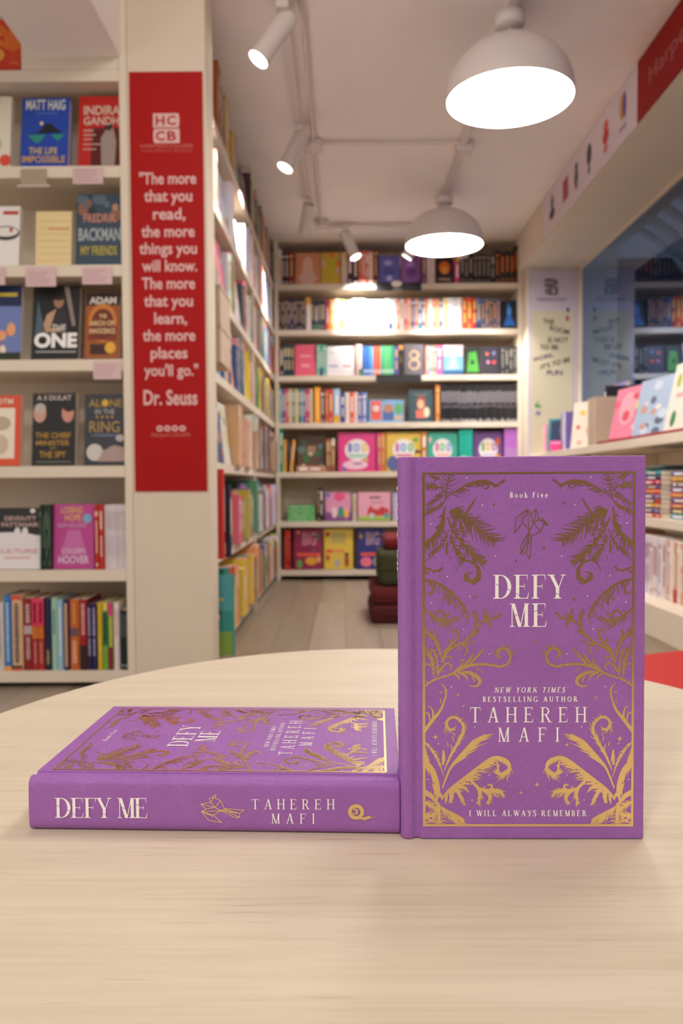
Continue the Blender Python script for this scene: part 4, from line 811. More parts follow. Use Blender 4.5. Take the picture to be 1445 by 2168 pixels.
# ------------------------------------------------------------------ low furniture
def ellipse_slab(name, a, b_, z0, z1, mt, n=96, bev=.003):
    mb = MB(); pts = lambda s, z: [(a * s_ * 1, 0, z) for s_ in (s,)]
    rings = [(a - bev, b_ - bev, z0), (a, b_, z0 + bev), (a, b_, z1 - bev), (a - bev * .3, b_ - bev * .3, z1 - bev * .3), (a - bev, b_ - bev, z1)]
    for (ra, rb, z) in rings:
        for k in range(n): t = 2 * math.pi * k / n; mb.v.append((ra * math.cos(t), rb * math.sin(t), z))
    for j in range(len(rings) - 1):
        for k in range(n): kk = (k + 1) % n; mb.f.append([j * n + k, j * n + kk, (j + 1) * n + kk, (j + 1) * n + k]); mb.mi.append(0)
    mb.f.append(list(range(n))[::-1]); mb.mi.append(0); mb.f.append([(len(rings) - 1) * n + k for k in range(n)]); mb.mi.append(0)
    return mb.mesh(name, mt)
TZ = .435
tb = empty('oval_table', (.027, .50, 0)); tag(tb, 'low oval table with pale bleached-oak top under the two purple books', 'table')
obj('tabletop', ellipse_slab('top', .38, .49, TZ - .022, TZ, TABLE), tb)
mb = MB(); mb.lathe([(.0001, .012), (.045, .012), (.05, .02), (.035, .06), (.03, .40), (.06, .4125), (.0001, .4125)], 32); obj('pedestal', mb.mesh('ped', WHITEMETAL, True), tb)
mb = MB(); mb.lathe([(.0001, 0), (.2, 0), (.2, .006), (.19, .012), (.0001, .012)], 48); obj('foot_disc', mb.mesh('foot', WHITEMETAL), tb)
rt = empty('round_stool_table', (.62, .90, 0)); tag(rt, 'bright red round low table at the right frame edge behind the oak table', 'table')
obj('tabletop', ellipse_slab('top', .345, .345, .355, .38, mat('#c01a12', .6, 0, 0, .25)), rt)
for k in range(3):
    a = .5 + k * 2.094; mb = MB(); mb.tube((.22 * math.cos(a), .22 * math.sin(a), 0), (.17 * math.cos(a), .17 * math.sin(a), .356), .014, 12); obj('leg', mb.mesh('leg', mat('#c01a12', .6, 0, 0, .25)), rt)

# stacked floor cushions
def cushion(name, lb, x0, x1, y0, y1, z0, z1, c, bev):
    me = boxm(name, x0, x1, y0, y1, z0, z1, fabric(name, c), 0)
    bm = bmesh.new(); bm.from_mesh(me); bmesh.ops.bevel(bm, geom=bm.edges[:], offset=bev, segments=5, profile=.6, affect='EDGES')
    bm.to_mesh(me); bm.free(); me.shade_smooth()
    e = empty(name, ((x0 + x1) / 2, (y0 + y1) / 2, z0)); me.transform(Matrix.Translation((-(x0 + x1) / 2, -(y0 + y1) / 2, -z0)))
    tag(e, lb, 'cushion', 'floor cushions'); obj('cushion_body', me, e)
    mb = MB(); hx, hy = (x1 - x0) / 2 + .001, (y1 - y0) / 2 + .001; zm = (z1 - z0) * .5
    ring = []
    for (sx, sy, a0) in ((1, 1, 0), (-1, 1, 90), (-1, -1, 180), (1, -1, 270)):
        for k in range(5): a = R(a0 + k * 22.5); ring.append((sx * (hx - bev) + bev * math.cos(a), sy * (hy - bev) + bev * math.sin(a)))
    for i in range(len(ring)): p, q_ = ring[i], ring[(i + 1) % len(ring)]; mb.tube((p[0], p[1], zm), (q_[0], q_[1], zm), .004, 6, None, False)
    obj('piping', mb.mesh('piping', fabric(name, c)), e)
cushion('floor_cushion', 'dark red square floor cushion at the bottom of the pile', .115, .62, 3.62, 4.08, 0, .085, '#4a1014', .03)
cushion('floor_cushion', 'second dark red floor cushion, under the olive one', .12, .61, 3.63, 4.07, .0855, .165, '#5a1218', .03)
cushion('floor_cushion', 'thick olive green floor cushion in the pile', .155, .62, 3.66, 4.1, .166, .325, '#36381f', .035)
cushion('floor_cushion', 'crimson floor cushion on top of the pile', .19, .64, 3.78, 4.22, .3255, .385, '#70141c', .025)

# ------------------------------------------------------------------ serif lettering drawn from strokes (cap height = 1)
def catmull(P, n=6):
    if len(P) < 3: return [tuple(P[0][j] + (P[1][j] - P[0][j]) * k / n for j in (0, 1)) for k in range(n + 1)]
    Q = [P[0]] + list(P) + [P[-1]]; out = []
    for i in range(1, len(Q) - 2):
        p0, p1, p2, p3 = Q[i - 1], Q[i], Q[i + 1], Q[i + 2]
        for k in range(n):
            t = k / n; out.append(tuple(.5 * (2 * p1[j] + (p2[j] - p0[j]) * t + (2 * p0[j] - 5 * p1[j] + 4 * p2[j] - p3[j]) * t * t + (3 * p1[j] - p0[j] - 3 * p2[j] + p3[j]) * t ** 3) for j in (0, 1)))
    return out + [tuple(P[-1])]
def wat(ws, t):
    x = t * (len(ws) - 1); i = min(int(x), len(ws) - 2); return ws[i] + (ws[i + 1] - ws[i]) * (x - i)
def strip(P, ws):
    """polyline with varying width -> quads"""
    n = len(P); L = []
    for i, p in enumerate(P):
        a = P[max(0, i - 1)]; b_ = P[min(n - 1, i + 1)]; dx, dy = b_[0] - a[0], b_[1] - a[1]; l = math.hypot(dx, dy) or 1
        h = wat(ws, i / (n - 1)) / 2; L.append(((p[0] - dy / l * h, p[1] + dx / l * h), (p[0] + dy / l * h, p[1] - dx / l * h)))
    return [[L[i][1], L[i + 1][1], L[i + 1][0], L[i][0]] for i in range(n - 1)]
def glyph(ch, K, T_, S=.085, B=.035):
    P = []
    rc = lambda x0, x1, y0, y1: P.append([(x0, y0), (x1, y0), (x1, y1), (x0, y1)])
    def ser(x0, x1, y, up):
        s = 1 if up else -1
        P.append([(x0 - S, y), (x1 + S, y), (x1 + S, y + s * B), (x0 - S, y + s * B)][::1 if up else -1])
        b_ = B * 1.9
        P.append([(x0 - S * .45, y + s * B), (x0, y + s * B), (x0, y + s * b_)]); P.append([(x1, y + s * B), (x1 + S * .45, y + s * B), (x1, y + s * b_)])
    def stem(x, w=K, y0=0, y1=1, s0=True, s1=True):
        rc(x, x + w, y0, y1)
        if s0: ser(x, x + w, y0, True)
        if s1: ser(x, x + w, y1, False)
    def dg(x0, y0, x1, y1, w): P.append([(x0, y0), (x0 + w, y0), (x1 + w, y1), (x1, y1)])
    def arc(cx, cy, rx, ry, k, t, a0, a1, n=14):
        for i in range(n):
            a, b_ = R(a0 + (a1 - a0) * i / n), R(a0 + (a1 - a0) * (i + 1) / n)
            o = lambda q_, rx_, ry_: (cx + rx_ * math.cos(q_), cy + ry_ * math.sin(q_))
            P.append([o(a, rx, ry), o(b_, rx, ry), o(b_, rx - k, ry - t), o(a, rx - k, ry - t)])
    tw = T_ * 1.15; w = .6
    if ch == 'A': dg(.07, 0, .35, 1, tw); dg(.57 - K * .1, 0, .33, 1, K * 1.1); rc(.17, .55, .32, .32 + T_); ser(.07, .07 + tw, 0, True); ser(.56, .56 + K, 0, True); w = .66 + K * .6
    elif ch == 'B': stem(.05); arc(.3, .75, .22, .25, K * .9, T_, -90, 90); arc(.3, .265, .27, .265, K, T_, -90, 90); [rc(.05, .3, y, y + T_) for y in (0, .5 - T_ * .5, 1 - T_)]; w = .58
    elif ch == 'D': stem(.06); arc(.28, .5, .46, .5, K * 1.1, T_, -90, 90, 22); [rc(.06, .28, y, y + T_) for y in (0, 1 - T_)]; w = .76
    elif ch in 'EF':
        stem(.05); rc(.05, .52, 1 - T_, 1); P.append([(.52 - T_ * .6, 1), (.54, 1), (.55, .76), (.54, .76)]); rc(.05, .4, .5, .5 + T_); P.append([(.4, .5 + T_ / 2 - .11), (.42, .5 + T_ / 2 - .11), (.42, .5 + T_ / 2 + .11), (.4, .5 + T_ / 2 + .11)]); w = .56
        if ch == 'E': rc(.05, .55, 0, T_); P.append([(.53 - T_ * .6, 0), (.56, 0), (.6, .27), (.585, .27)]); w = .62
    elif ch == 'G': arc(.44, .5, .42, .515, K, T_, 45, 315, 22); stem(.64, K, .0, .42, False, True); P.append([(.72, .70), (.745, .70), (.745, .98), (.72, .98)]); rc(.5, .74, .0, T_ * .8); w = .84
    elif ch == 'H': stem(.06); stem(.56); rc(.1, .6, .49, .49 + T_); w = .62 + K
    elif ch == 'I': stem(.06); w = .12 + K
    elif ch == 'K': stem(.06); dg(.16, .4, .56, 1, tw); dg(.6, 0, .28, .6, K * 1.2); ser(.56, .56 + tw, 1, False); ser(.6, .6 + K, 0, True); w = .7 + K * .5
    elif ch == 'L': stem(.05); rc(.05, .53, 0, T_); P.append([(.51 - T_ * .6, 0), (.54, 0), (.58, .27), (.565, .27)]); w = .6
    elif ch == 'M': stem(.06, tw, s1=False); rc(-.03, .15, 1 - B, 1); dg(.34, 0, .05, 1, K); dg(.34 + K * .55, .0, .63, 1, tw); rc(.60, .60 + K + S, 1 - B, 1); stem(.62, K, s1=False); w = .66 + K
    elif ch == 'N': stem(.07, tw, s1=False); rc(-.02, .15, 1 - B, 1); dg(.6, 0, .05, 1, K * 1.1); stem(.68, tw, s0=False); w = .80
    elif ch == 'O': arc(.42, .5, .42, .515, K, T_, 0, 360, 32); w = .84
    elif ch == 'R': stem(.05); arc(.3, .74, .25, .26, K * .9, T_, -90, 90); [rc(.05, .3, y, y + T_) for y in (.48, 1 - T_)]; dg(.52, 0, .26, .5, K * 1.1); ser(.54, .54 + K, 0, True); w = .60 + K * .8
    elif ch == 'S': P += strip(catmull([(.46, .8), (.38, .95), (.24, .98), (.1, .88), (.09, .73), (.25, .57), (.40, .42), (.46, .24), (.36, .05), (.2, .02), (.06, .12), (.03, .26)], 4), [T_, T_, K * .8, K, K * 1.1, K, K * .8, T_, T_]); rc(.455, .48, .7, .99); rc(.02, .045, .01, .3); w = .5
    elif ch == 'T': stem(.28, K, s1=False); rc(0, .56 + K, 1 - T_, 1); P.append([(.0, 1), (.03, 1), (.02, .76), (-.005, .76)]); P.append([(.53 + K, 1), (.56 + K, 1), (.57 + K, .76), (.545 + K, .76)]); w = .56 + K
    elif ch == 'U': stem(.06, K, .3, 1, False); stem(.6, tw, .3, 1, False); arc(.06 + (.54 + tw) / 2, .3, (.54 + tw) / 2, .315, (K + tw) / 2, T_, 180, 360, 16); w = .68 + T_
    elif ch == 'V': dg(.3, 0, .04, 1, K * 1.1); dg(.34, 0, .6, 1, tw); ser(.04, .04 + K, 1, False); ser(.6, .6 + tw, 1, False); w = .68
    elif ch == 'W': dg(.26, 0, .04, 1, K * 1.05); dg(.30, 0, .5, 1, tw); dg(.66, 0, .44, 1, K * 1.05); dg(.7, 0, .93, 1, tw); ser(.04, .04 + K, 1, False); ser(.46, .5 + tw, 1, False); ser(.93, .93 + tw, 1, False); w = 1.02
    elif ch == 'Y': stem(.3, K, 0, .46, True, False); dg(.3, .44, .03, 1, K * 1.05); dg(.3 + K - tw, .44, .6, 1, tw); ser(.03, .03 + K, 1, False); ser(.6, .6 + tw, 1, False); w = .68
    elif ch == '.': arc(.08, .06, .075, .075, .075, .075, 0, 360, 10); w = .16
    elif ch == 'o': arc(.3, .33, .29, .345, K * .9, T_, 0, 360, 22); w = .6
    elif ch == 'i': stem(.05, K * .9, 0, .66, True, False); P.append([(-.03, .66), (.05, .66), (.05, .6)]); arc(.05 + K * .45, .9, .08, .08, .08, .08, 0, 360, 10); w = .1 + K
    elif ch == 'v': dg(.24, 0, .05, .66, K); dg(.27, 0, .45, .66, tw); ser(.05, .05 + K, .66, False); ser(.45, .45 + tw, .66, False); w = .54
    elif ch == 'k': stem(.05, K * .9, 0, 1.05, True, False); dg(.14, .26, .4, .66, tw); dg(.42, 0, .2, .4, K); ser(.4, .4 + tw, .66, False); ser(.42, .42 + K, 0, True); w = .56
    elif ch == 'e': arc(.3, .33, .28, .345, K * .9, T_, 0, 320, 20); rc(.06, .56, .34, .34 + T_); w = .56
    elif ch == ' ': w = .32
    return P, w
def serif(mb, s, u0, u1, v0, v1, place, mt, K=.13, T_=.045, slant=0, cracks=None, crack_mt=None):
    """v0 baseline, v1 cap line (pixel-like rows, v1 < v0)"""
    sc = abs(v1 - v0); sg = 1 if v1 > v0 else -1
    gs = [glyph(c, K, T_) for c in s]; tot = sum(w for _, w in gs) * sc; n = len(s) - 1
    gap = ((u1 - u0) - tot) / n if n else 0; f = 1.0
    if gap < .02 * sc: gap = .06 * sc; f = (u1 - u0 - gap * n) / tot
    x = u0; i = mb.m(mt); pos = []
    for (P, w), ch in zip(gs, s):
        pos.append((x, w * sc * f))
        for p in P:
            k = len(mb.v); mb.v += [tuple(place(x + (a + slant * b_) * sc * f, v0 + sg * b_ * sc)) for a, b_ in p]; mb.f.append(list(range(k, k + len(p)))); mb.mi.append(i)
        x += w * sc * f + gap
    return pos

# ------------------------------------------------------------------ the filigree on the cover, in photo-like cover units (mirrored)
ORN = random.Random(3)
def plume(P, ws, barbs=None, n=7):
    """barbs = (t0,t1,count,length,side,angle,width)"""
    C = catmull(P, n); out = strip(C, [x * .78 for x in ws] if barbs and len(P) > 3 else ws)
    for bs in (barbs or []):
        t0, t1, cnt, ln, side, ang, bw = bs
        cnt = int(cnt * 1.25)
        for k in range(cnt):
            t = t0 + (t1 - t0) * (k + .5) / cnt; i = max(1, min(len(C) - 2, int(t * (len(C) - 1))))
            p = C[i]; dx, dy = C[i + 1][0] - C[i - 1][0], C[i + 1][1] - C[i - 1][1]; l = math.hypot(dx, dy) or 1; dx /= l; dy /= l
            for sd in ((1, -1) if side == 0 else (side,)):
                a = R(ang * 1.25 + ORN.uniform(-9, 9)) * sd; L = 1.5 * ln * ORN.uniform(.5, 1.15) * (1 - .35 * abs(2 * (k + .5) / cnt - 1))
                c_, s_ = math.cos(a), math.sin(a); ex, ey = dx * c_ - dy * s_, dx * s_ + dy * c_
                bend = R(ang * -.3) * sd; c2, s2 = math.cos(a + bend), math.sin(a + bend); fx, fy_ = dx * c2 - dy * s2, dx * s2 + dy * c2
                m_ = (p[0] + ex * L * .5, p[1] + ey * L * .5); e_ = (m_[0] + fx * L * .5, m_[1] + fy_ * L * .5)
                bj = bw * ORN.uniform(.6, 1.35); out += strip([p, m_, e_], [bj, bj * .85, bj * .1])
    return out
def ornament():
    out = []
    def add(org, sc, P, ws, barbs=None, n=7):
        for p in plume(P, ws, barbs, n): out.append([(org[0] + a / sc, org[1] + b_ / sc) for a, b_ in p])
    A = lambda *a, **k: add((880, 990), 5.78, *a, **k); B = lambda *a, **k: add((880, 1180), 5.78, *a, **k); C = lambda *a, **k: add((880, 1440), 5.78, *a, **k)
    A([(370, 400), (382, 300), (400, 180), (425, 85)], [22, 18, 16, 8], [(.1, .95, 9, 95, 0, 55, 7)])
    A([(385, 352), (500, 290), (620, 220), (740, 178), (850, 172), (930, 200), (990, 222), (1072, 170)], [14, 18, 24, 30, 34, 44, 30, 4], [(.08, .58, 14, 105, 1, 38, 13), (.7, 1, 7, 60, 1, 20, 10), (.84, 1, 4, 60, -1, 20, 8)])
    A([(720, 190), (860, 185), (898, 225), (865, 262), (825, 245)], [10, 20, 22, 18, 6])
    A([(362, 410), (290, 470), (210, 520), (108, 565)], [8, 36, 30, 6], [(.1, .9, 8, 70, 0, 22, 9)]); A([(345, 325), (250, 395), (130, 470)], [8, 24, 4], [(.1, .9, 9, 60, 0, 40, 8)])
    A([(355, 285), (250, 340)], [6, 3]); A([(340, 245), (250, 240), (190, 225), (120, 235)], [8, 36, 50, 6], [(.2, .9, 7, 55, 0, 45, 12)])
    A([(300, 120), (260, 135), (170, 95)], [6, 30, 14], [(.1, .9, 5, 40, 0, 50, 10)]); A([(480, 90), (430, 150)], [8, 5]); A([(170, 85), (260, 85)], [34, 12])
    A([(362, 480), (345, 600), (335, 700), (250, 820), (180, 880), (108, 915)], [20, 46, 60, 66, 60, 20], [(.15, .5, 9, 80, 1, 40, 12), (.45, .98, 13, 120, -1, 60, 15)])
    A([(430, 520), (560, 600), (700, 700), (850, 820), (985, 922)], [44, 40, 32, 26, 4], [(.0, .95, 22, 150, -1, 42, 17), (.05, .95, 20, 130, 1, 36, 15)])
    A([(600, 600), (660, 500), (745, 378)], [24, 26, 6], [(.1, .8, 5, 40, 0, 22, 8)]); A([(430, 540), (480, 620), (490, 700)], [14, 24, 8], [(0, 1, 7, 50, 0, 30, 10)])
    A([(395, 600), (450, 740), (560, 890), (670, 1020), (760, 1100), (872, 1166)], [14, 28, 32, 46, 50, 5], [(.1, .95, 18, 105, -1, 34, 15), (.2, .95, 16, 85, 1, 34, 14)])
    A([(430, 815), (480, 950), (530, 1060), (590, 1125)], [16, 30, 30, 8], [(.05, .95, 10, 75, 0, 34, 12)]); A([(415, 748), (360, 880), (280, 985), (160, 1062)], [8, 22, 22, 6], [(.2, .95, 8, 60, 0, 25, 9)])
    A([(260, 1015), (125, 1140)], [18, 4]); A([(392, 880), (388, 960), (380, 1045)], [6, 34, 4], [(.1, .9, 5, 40, 0, 25, 8)]); A([(435, 1075), (415, 1125)], [8, 3]); A([(540, 640), (570, 740), (600, 830)], [20, 34, 6], [(0, 1, 6, 50, 0, 30, 10)])
    B([(500, 172), (530, 95), (610, 30), (700, 50), (770, 115), (788, 190), (760, 262), (700, 292), (640, 262), (612, 215), (640, 182), (702, 168)], [4, 12, 24, 34, 42, 36, 36, 40, 44, 40, 26, 4], [(.36, .72, 9, 100, -1, -38, 13), (.55, .85, 7, 80, 1, 155, 13)])
    B([(700, 0), (735, 80), (770, 120)], [6, 20, 24], [(0, .9, 4, 50, 0, 30, 8)])
    B([(103, 105), (160, 120), (230, 152), (290, 142), (338, 102)], [8, 16, 30, 26, 4], [(.3, .95, 5, 40, 1, 30, 9)]); B([(103, 130), (145, 120), (162, 150), (135, 185), (105, 172)], [10, 14, 16, 16, 10]); B([(120, 160), (140, 165)], [10, 10])
    B([(103, 262), (220, 280), (340, 340), (460, 430), (550, 520), (620, 620), (648, 720), (615, 808)], [34, 40, 42, 40, 34, 28, 20, 4], [(.05, .75, 13, 115, 1, 52, 16), (.72, .9, 3, 70, 1, 100, 12)])
    B([(175, 300), (215, 345), (205, 410), (165, 432), (132, 405)], [16, 26, 28, 18, 5]); B([(375, 380), (370, 450), (345, 515), (325, 470)], [16, 24, 16, 4]); B([(420, 440), (440, 510), (400, 580)], [22, 26, 5]); B([(560, 560), (572, 635)], [12, 4]); B([(640, 690), (600, 710), (570, 690)], [16, 16, 4])
    B([(103, 600), (170, 660), (250, 720), (340, 752), (430, 750), (502, 698)], [14, 34, 44, 44, 34, 4], [(.25, .98, 11, 105, 1, 40, 17)]); B([(230, 700), (275, 645), (320, 640), (350, 680), (335, 735)], [12, 24, 28, 26, 16]); B([(370, 745), (385, 690), (415, 675), (430, 705)], [16, 22, 20, 5]); B([(190, 670), (210, 640), (240, 635)], [10, 12, 4])
    B([(330, 1262), (375, 1150), (480, 1070), (580, 1020), (680, 940), (740, 850), (755, 760), (735, 690), (708, 630)], [50, 44, 36, 36, 38, 44, 40, 34, 4], [(.55, .95, 5, 70, 0, 22, 12)])
    B([(790, 812), (835, 760), (858, 690), (835, 602)], [8, 34, 36, 4], [(.3, .9, 4, 60, 1, 25, 14)]); B([(850, 755), (900, 710), (942, 655)], [14, 26, 4]); B([(830, 770), (930, 740), (1005, 705), (1040, 655)], [16, 30, 36, 4], [(.5, 1, 4, 40, 1, 30, 10)]); B([(850, 765), (905, 775), (925, 815), (885, 848)], [14, 22, 24, 4])
    B([(560, 1045), (640, 1035), (735, 998)], [14, 22, 4], [(.1, .9, 4, 30, 0, 25, 8)]); B([(560, 1050), (625, 1075), (630, 1135), (580, 1185)], [14, 26, 28, 4]); B([(650, 975), (710, 930), (782, 875)], [18, 26, 4], [(.1, .9, 4, 40, 0, 22, 10)]); B([(520, 1060), (545, 1105), (515, 1135)], [14, 20, 4])
    B([(345, 1150), (430, 1060), (500, 990), (532, 920), (510, 870), (462, 875), (460, 920)], [40, 36, 34, 28, 22, 20, 14]); B([(420, 1065), (440, 1010), (415, 985), (408, 1020)], [14, 20, 16, 5]); B([(370, 1200), (430, 1190), (445, 1215), (405, 1225)], [14, 20, 18, 4])
    B([(322, 1215), (285, 1090), (240, 985), (170, 920), (108, 868)], [20, 50, 56, 36, 8], [(.35, .95, 6, 80, 0, 30, 14)]); B([(255, 1010), (235, 930), (238, 850)], [20, 30, 4], [(.2, .8, 3, 40, 0, 25, 8)]); B([(275, 1050), (312, 990)], [16, 4])
    B([(222, 1440), (212, 1290), (180, 1180), (108, 1055)], [8, 34, 34, 8], [(.1, .9, 8, 65, 0, 32, 13)]); B([(270, 1335), (262, 1210), (225, 1120), (195, 1115), (200, 1150)], [16, 26, 26, 18, 6], [(.0, .7, 6, 55, 0, 32, 11)]); B([(285, 1420), (260, 1300)], [10, 20], [(0, 1, 4, 60, 0, 30, 8)])
    B([(103, 1558), (200, 1492), (300, 1455), (420, 1415), (520, 1360), (620, 1312), (760, 1288), (900, 1290), (1040, 1312), (1130, 1280), (1162, 1200), (1130, 1120), (1080, 1090), (1020, 1120), (1008, 1170), (1055, 1212)], [24, 32, 20, 30, 50, 58, 36, 30, 30, 30, 34, 40, 44, 46, 34, 4], [(.02, .2, 6, 60, -1, 28, 14), (.3, .62, 9, 60, 0, 22, 11), (.70, .86, 7, 125, 1, 150, 15), (.8, .97, 6, 70, -1, -30, 14)])
    B([(560, 1340), (660, 1235), (712, 1145)], [26, 30, 4], [(.2, .9, 4, 40, 0, 20, 9)]); B([(670, 1280), (760, 1190), (838, 1095)], [30, 32, 4], [(.2, .9, 5, 45, 0, 20, 10)]); B([(490, 1360), (560, 1300), (595, 1250), (572, 1225), (545, 1262)], [18, 22, 20, 16, 5]); B([(745, 1330), (850, 1400)], [16, 4])
    B([(520, 1392), (640, 1385), (740, 1425), (792, 1490), (755, 1548), (680, 1550), (665, 1535)], [24, 40, 50, 46, 24, 16, 6]); B([(470, 1400), (520, 1430), (550, 1495)], [24, 26, 4]); B([(560, 1405), (620, 1430), (640, 1498)], [26, 30, 5]); B([(690, 1430), (720, 1480), (710, 1510)], [14, 22, 5])
    B([(270, 1415), (310, 1345), (380, 1275), (440, 1300), (435, 1345), (398, 1350)], [14, 30, 26, 24, 18, 5]); B([(103, 1320), (140, 1280), (185, 1300), (180, 1335)], [12, 20, 20, 6]); B([(330, 1350), (355, 1395)], [16, 4])
    C([(310, 15), (358, 60), (372, 140), (350, 240), (300, 350), (220, 450), (103, 600)], [10, 26, 28, 30, 44, 56, 60], [(.25, .8, 7, 70, -1, -150, 13)]); C([(145, 295), (190, 310), (216, 390), (195, 480)], [8, 16, 24, 16]); C([(108, 370), (160, 390), (178, 480)], [10, 20, 14]); C([(295, 130), (345, 112)], [18, 8]); C([(305, 190), (310, 260)], [6, 12])
    C([(350, 1085), (400, 965), (450, 860), (520, 745), (572, 645), (592, 560), (562, 485), (490, 432), (420, 440), (382, 495), (402, 560), (450, 578), (503, 538)], [10, 34, 44, 44, 40, 38, 40, 44, 44, 44, 44, 36, 4], [(.15, .45, 8, 80, 0, 18, 12), (.5, .75, 9, 105, 1, 160, 15), (.72, .95, 7, 80, -1, -30, 15)])
    C([(325, 1300), (420, 1065), (520, 930), (620, 820), (720, 720), (868, 630)], [22, 36, 40, 42, 48, 5], [(.2, .95, 20, 140, -1, -20, 16), (.3, .95, 18, 170, 1, 22, 20)])
    C([(325, 1420), (420, 1315), (540, 1215), (660, 1122), (780, 1030), (862, 970), (960, 918), (1060, 930), (1138, 980), (1152, 1055), (1112, 1112), (1055, 1128), (1012, 1080), (1032, 1005)], [30, 44, 36, 34, 34, 34, 34, 44, 50, 54, 56, 54, 40, 5], [(.05, .5, 20, 165, -1, -26, 18), (.05, .45, 16, 150, 1, 50, 22), (.5, .78, 12, 110, -1, -26, 16), (.66, .86, 8, 120, -1, 15, 18), (.78, .97, 7, 100, -1, 20, 18)])
    C([(640, 1150), (700, 1225), (765, 1295), (792, 1380), (768, 1505)], [40, 46, 50, 56, 6], [(.4, .95, 8, 70, 0, 22, 16)]); C([(765, 1290), (860, 1335), (915, 1405), (885, 1508)], [24, 60, 60, 6], [(.3, .9, 6, 70, 0, 26, 16)]); C([(830, 1320), (950, 1330), (1045, 1345), (1082, 1415)], [30, 60, 56, 10], [(.2, .9, 7, 60, -1, 26, 16), (.1, .6, 4, 110, 1, 35, 20)]); C([(905, 1325), (938, 1290), (925, 1255), (882, 1262)], [30, 28, 24, 12]); C([(830, 1320), (850, 1290), (825, 1275)], [20, 16, 8])
    C([(103, 985), (190, 1060), (245, 1170), (272, 1290), (290, 1405)], [120, 90, 70, 66, 20], [(.0, .9, 15, 150, -1, -24, 22)]); C([(110, 800), (125, 900), (150, 1000)], [10, 36, 50], [(0, 1, 5, 60, 0, 24, 12)]); C([(103, 722), (200, 830), (280, 965), (352, 1170)], [20, 26, 28, 8], [(.1, .7, 8, 60, 0, 20, 11)]); C([(340, 825), (344, 920), (332, 1020)], [16, 40, 8], [(.1, .9, 6, 45, 0, 22, 11)])
    C([(103, 1345), (190, 1395), (270, 1490)], [70, 56, 14], [(.1, .9, 6, 60, 0, 20, 14)]); C([(298, 1520), (420, 1588), (520, 1640), (612, 1688)], [14, 26, 30, 4], [(.1, .92, 16, 165, -1, -34, 20), (.1, .7, 7, 40, 1, 30, 10)]); C([(280, 1485), (286, 1600), (288, 1735)], [34, 36, 34], [(.3, .98, 9, 110, 0, 70, 9)]); C([(108, 1465), (200, 1520), (275, 1565)], [10, 30, 10], [(.05, .95, 9, 80, 0, 35, 13)]); C([(108, 1640), (150, 1640), (260, 1628)], [40, 44, 6], [(.0, .95, 9, 60, 0, 45, 14)])
    C([(430, 1335), (440, 1400), (430, 1490)], [50, 60, 6], [(.1, .8, 5, 50, 0, 22, 14)]); C([(500, 1310), (560, 1415), (608, 1515)], [44, 44, 5], [(.1, .9, 5, 50, 0, 22, 12)]); C([(550, 1270), (610, 1300), (662, 1358)], [40, 36, 5]); C([(380, 1370), (375, 1430), (365, 1495)], [36, 36, 5]); C([(205, 1235), (240, 1320), (272, 1400)], [14, 36, 24], [(.1, .9, 5, 50, 0, 22, 12)])
    C([(300, 1360), (330, 1440)], [30, 24]); C([(110, 1735), (200, 1700), (350, 1732)], [10, 20, 8], [(.1, .9, 5, 40, 0, 40, 10)]); C([(470, 620), (485, 655)], [10, 5]); C([(455, 660), (470, 720)], [10, 14]); C([(385, 720), (400, 785)], [8, 12]); C([(435, 755), (455, 850)], [10, 16])
    out2 = []
    for p in out:                      # clip at the frame line
        q_ = [(max(897, a), min(1743, max(1003.5, b_))) for a, b_ in p]; out2.append(q_)
    return out2
STARS = [(1047, 1069, 5), (1092, 1186, 4.5), (1007, 1261, 5.5), (965, 1279, 4.5), (970, 1467, 5.5), (981.5, 1490.5, 4.5), (922, 1556, 8), (1104, 1674, 5.5), (1152, 1160, 5.5), (1193.5, 1066, 4.5), (1216, 1266, 5), (1273, 1284, 4), (1133, 1354, 5), (1263, 1473, 5.5), (1314, 1560, 8), (1202, 1572.5, 6), (1139, 1657, 7)]
DOTS = [(989, 1013), (1022, 1070), (913, 1108.5), (1049.5, 1176), (948, 1218), (995, 1260), (914, 1272.6), (982.6, 1329), (1037, 1381), (956, 1450), (1006, 1534.6), (928, 1570), (906, 1646), (1036.6, 1636.5), (1000, 1690)]
BIRD = [(145, 975, 190, 515), (190, 515, 415, 360), (415, 360, 540, 265), (415, 360, 340, 670), (530, 290, 400, 670), (145, 975, 395, 680), (395, 680, 590, 920), (540, 265, 560, 600), (560, 600, 590, 930), (540, 265, 640, 440), (640, 440, 720, 710), (640, 440, 795, 255), (795, 255, 740, 690), (795, 255, 875, 575),
        (875, 575, 720, 710), (875, 575, 970, 520), (970, 520, 1025, 640), (1025, 640, 880, 600), (970, 520, 1175, 770), (1175, 770, 1030, 710), (1030, 710, 1025, 640), (1025, 640, 1150, 760), (1030, 710, 950, 930), (950, 930, 660, 1080), (660, 1080, 590, 970), (720, 710, 950, 930), (720, 710, 590, 930),
        (590, 930, 335, 1370), (335, 1370, 335, 1610), (335, 1610, 490, 1580), (490, 1580, 610, 1780), (610, 1780, 660, 1080), (590, 980, 375, 1570), (335, 1380, 375, 1570), (590, 980, 490, 1580), (660, 1080, 540, 1350), (540, 1350, 495, 1570)]
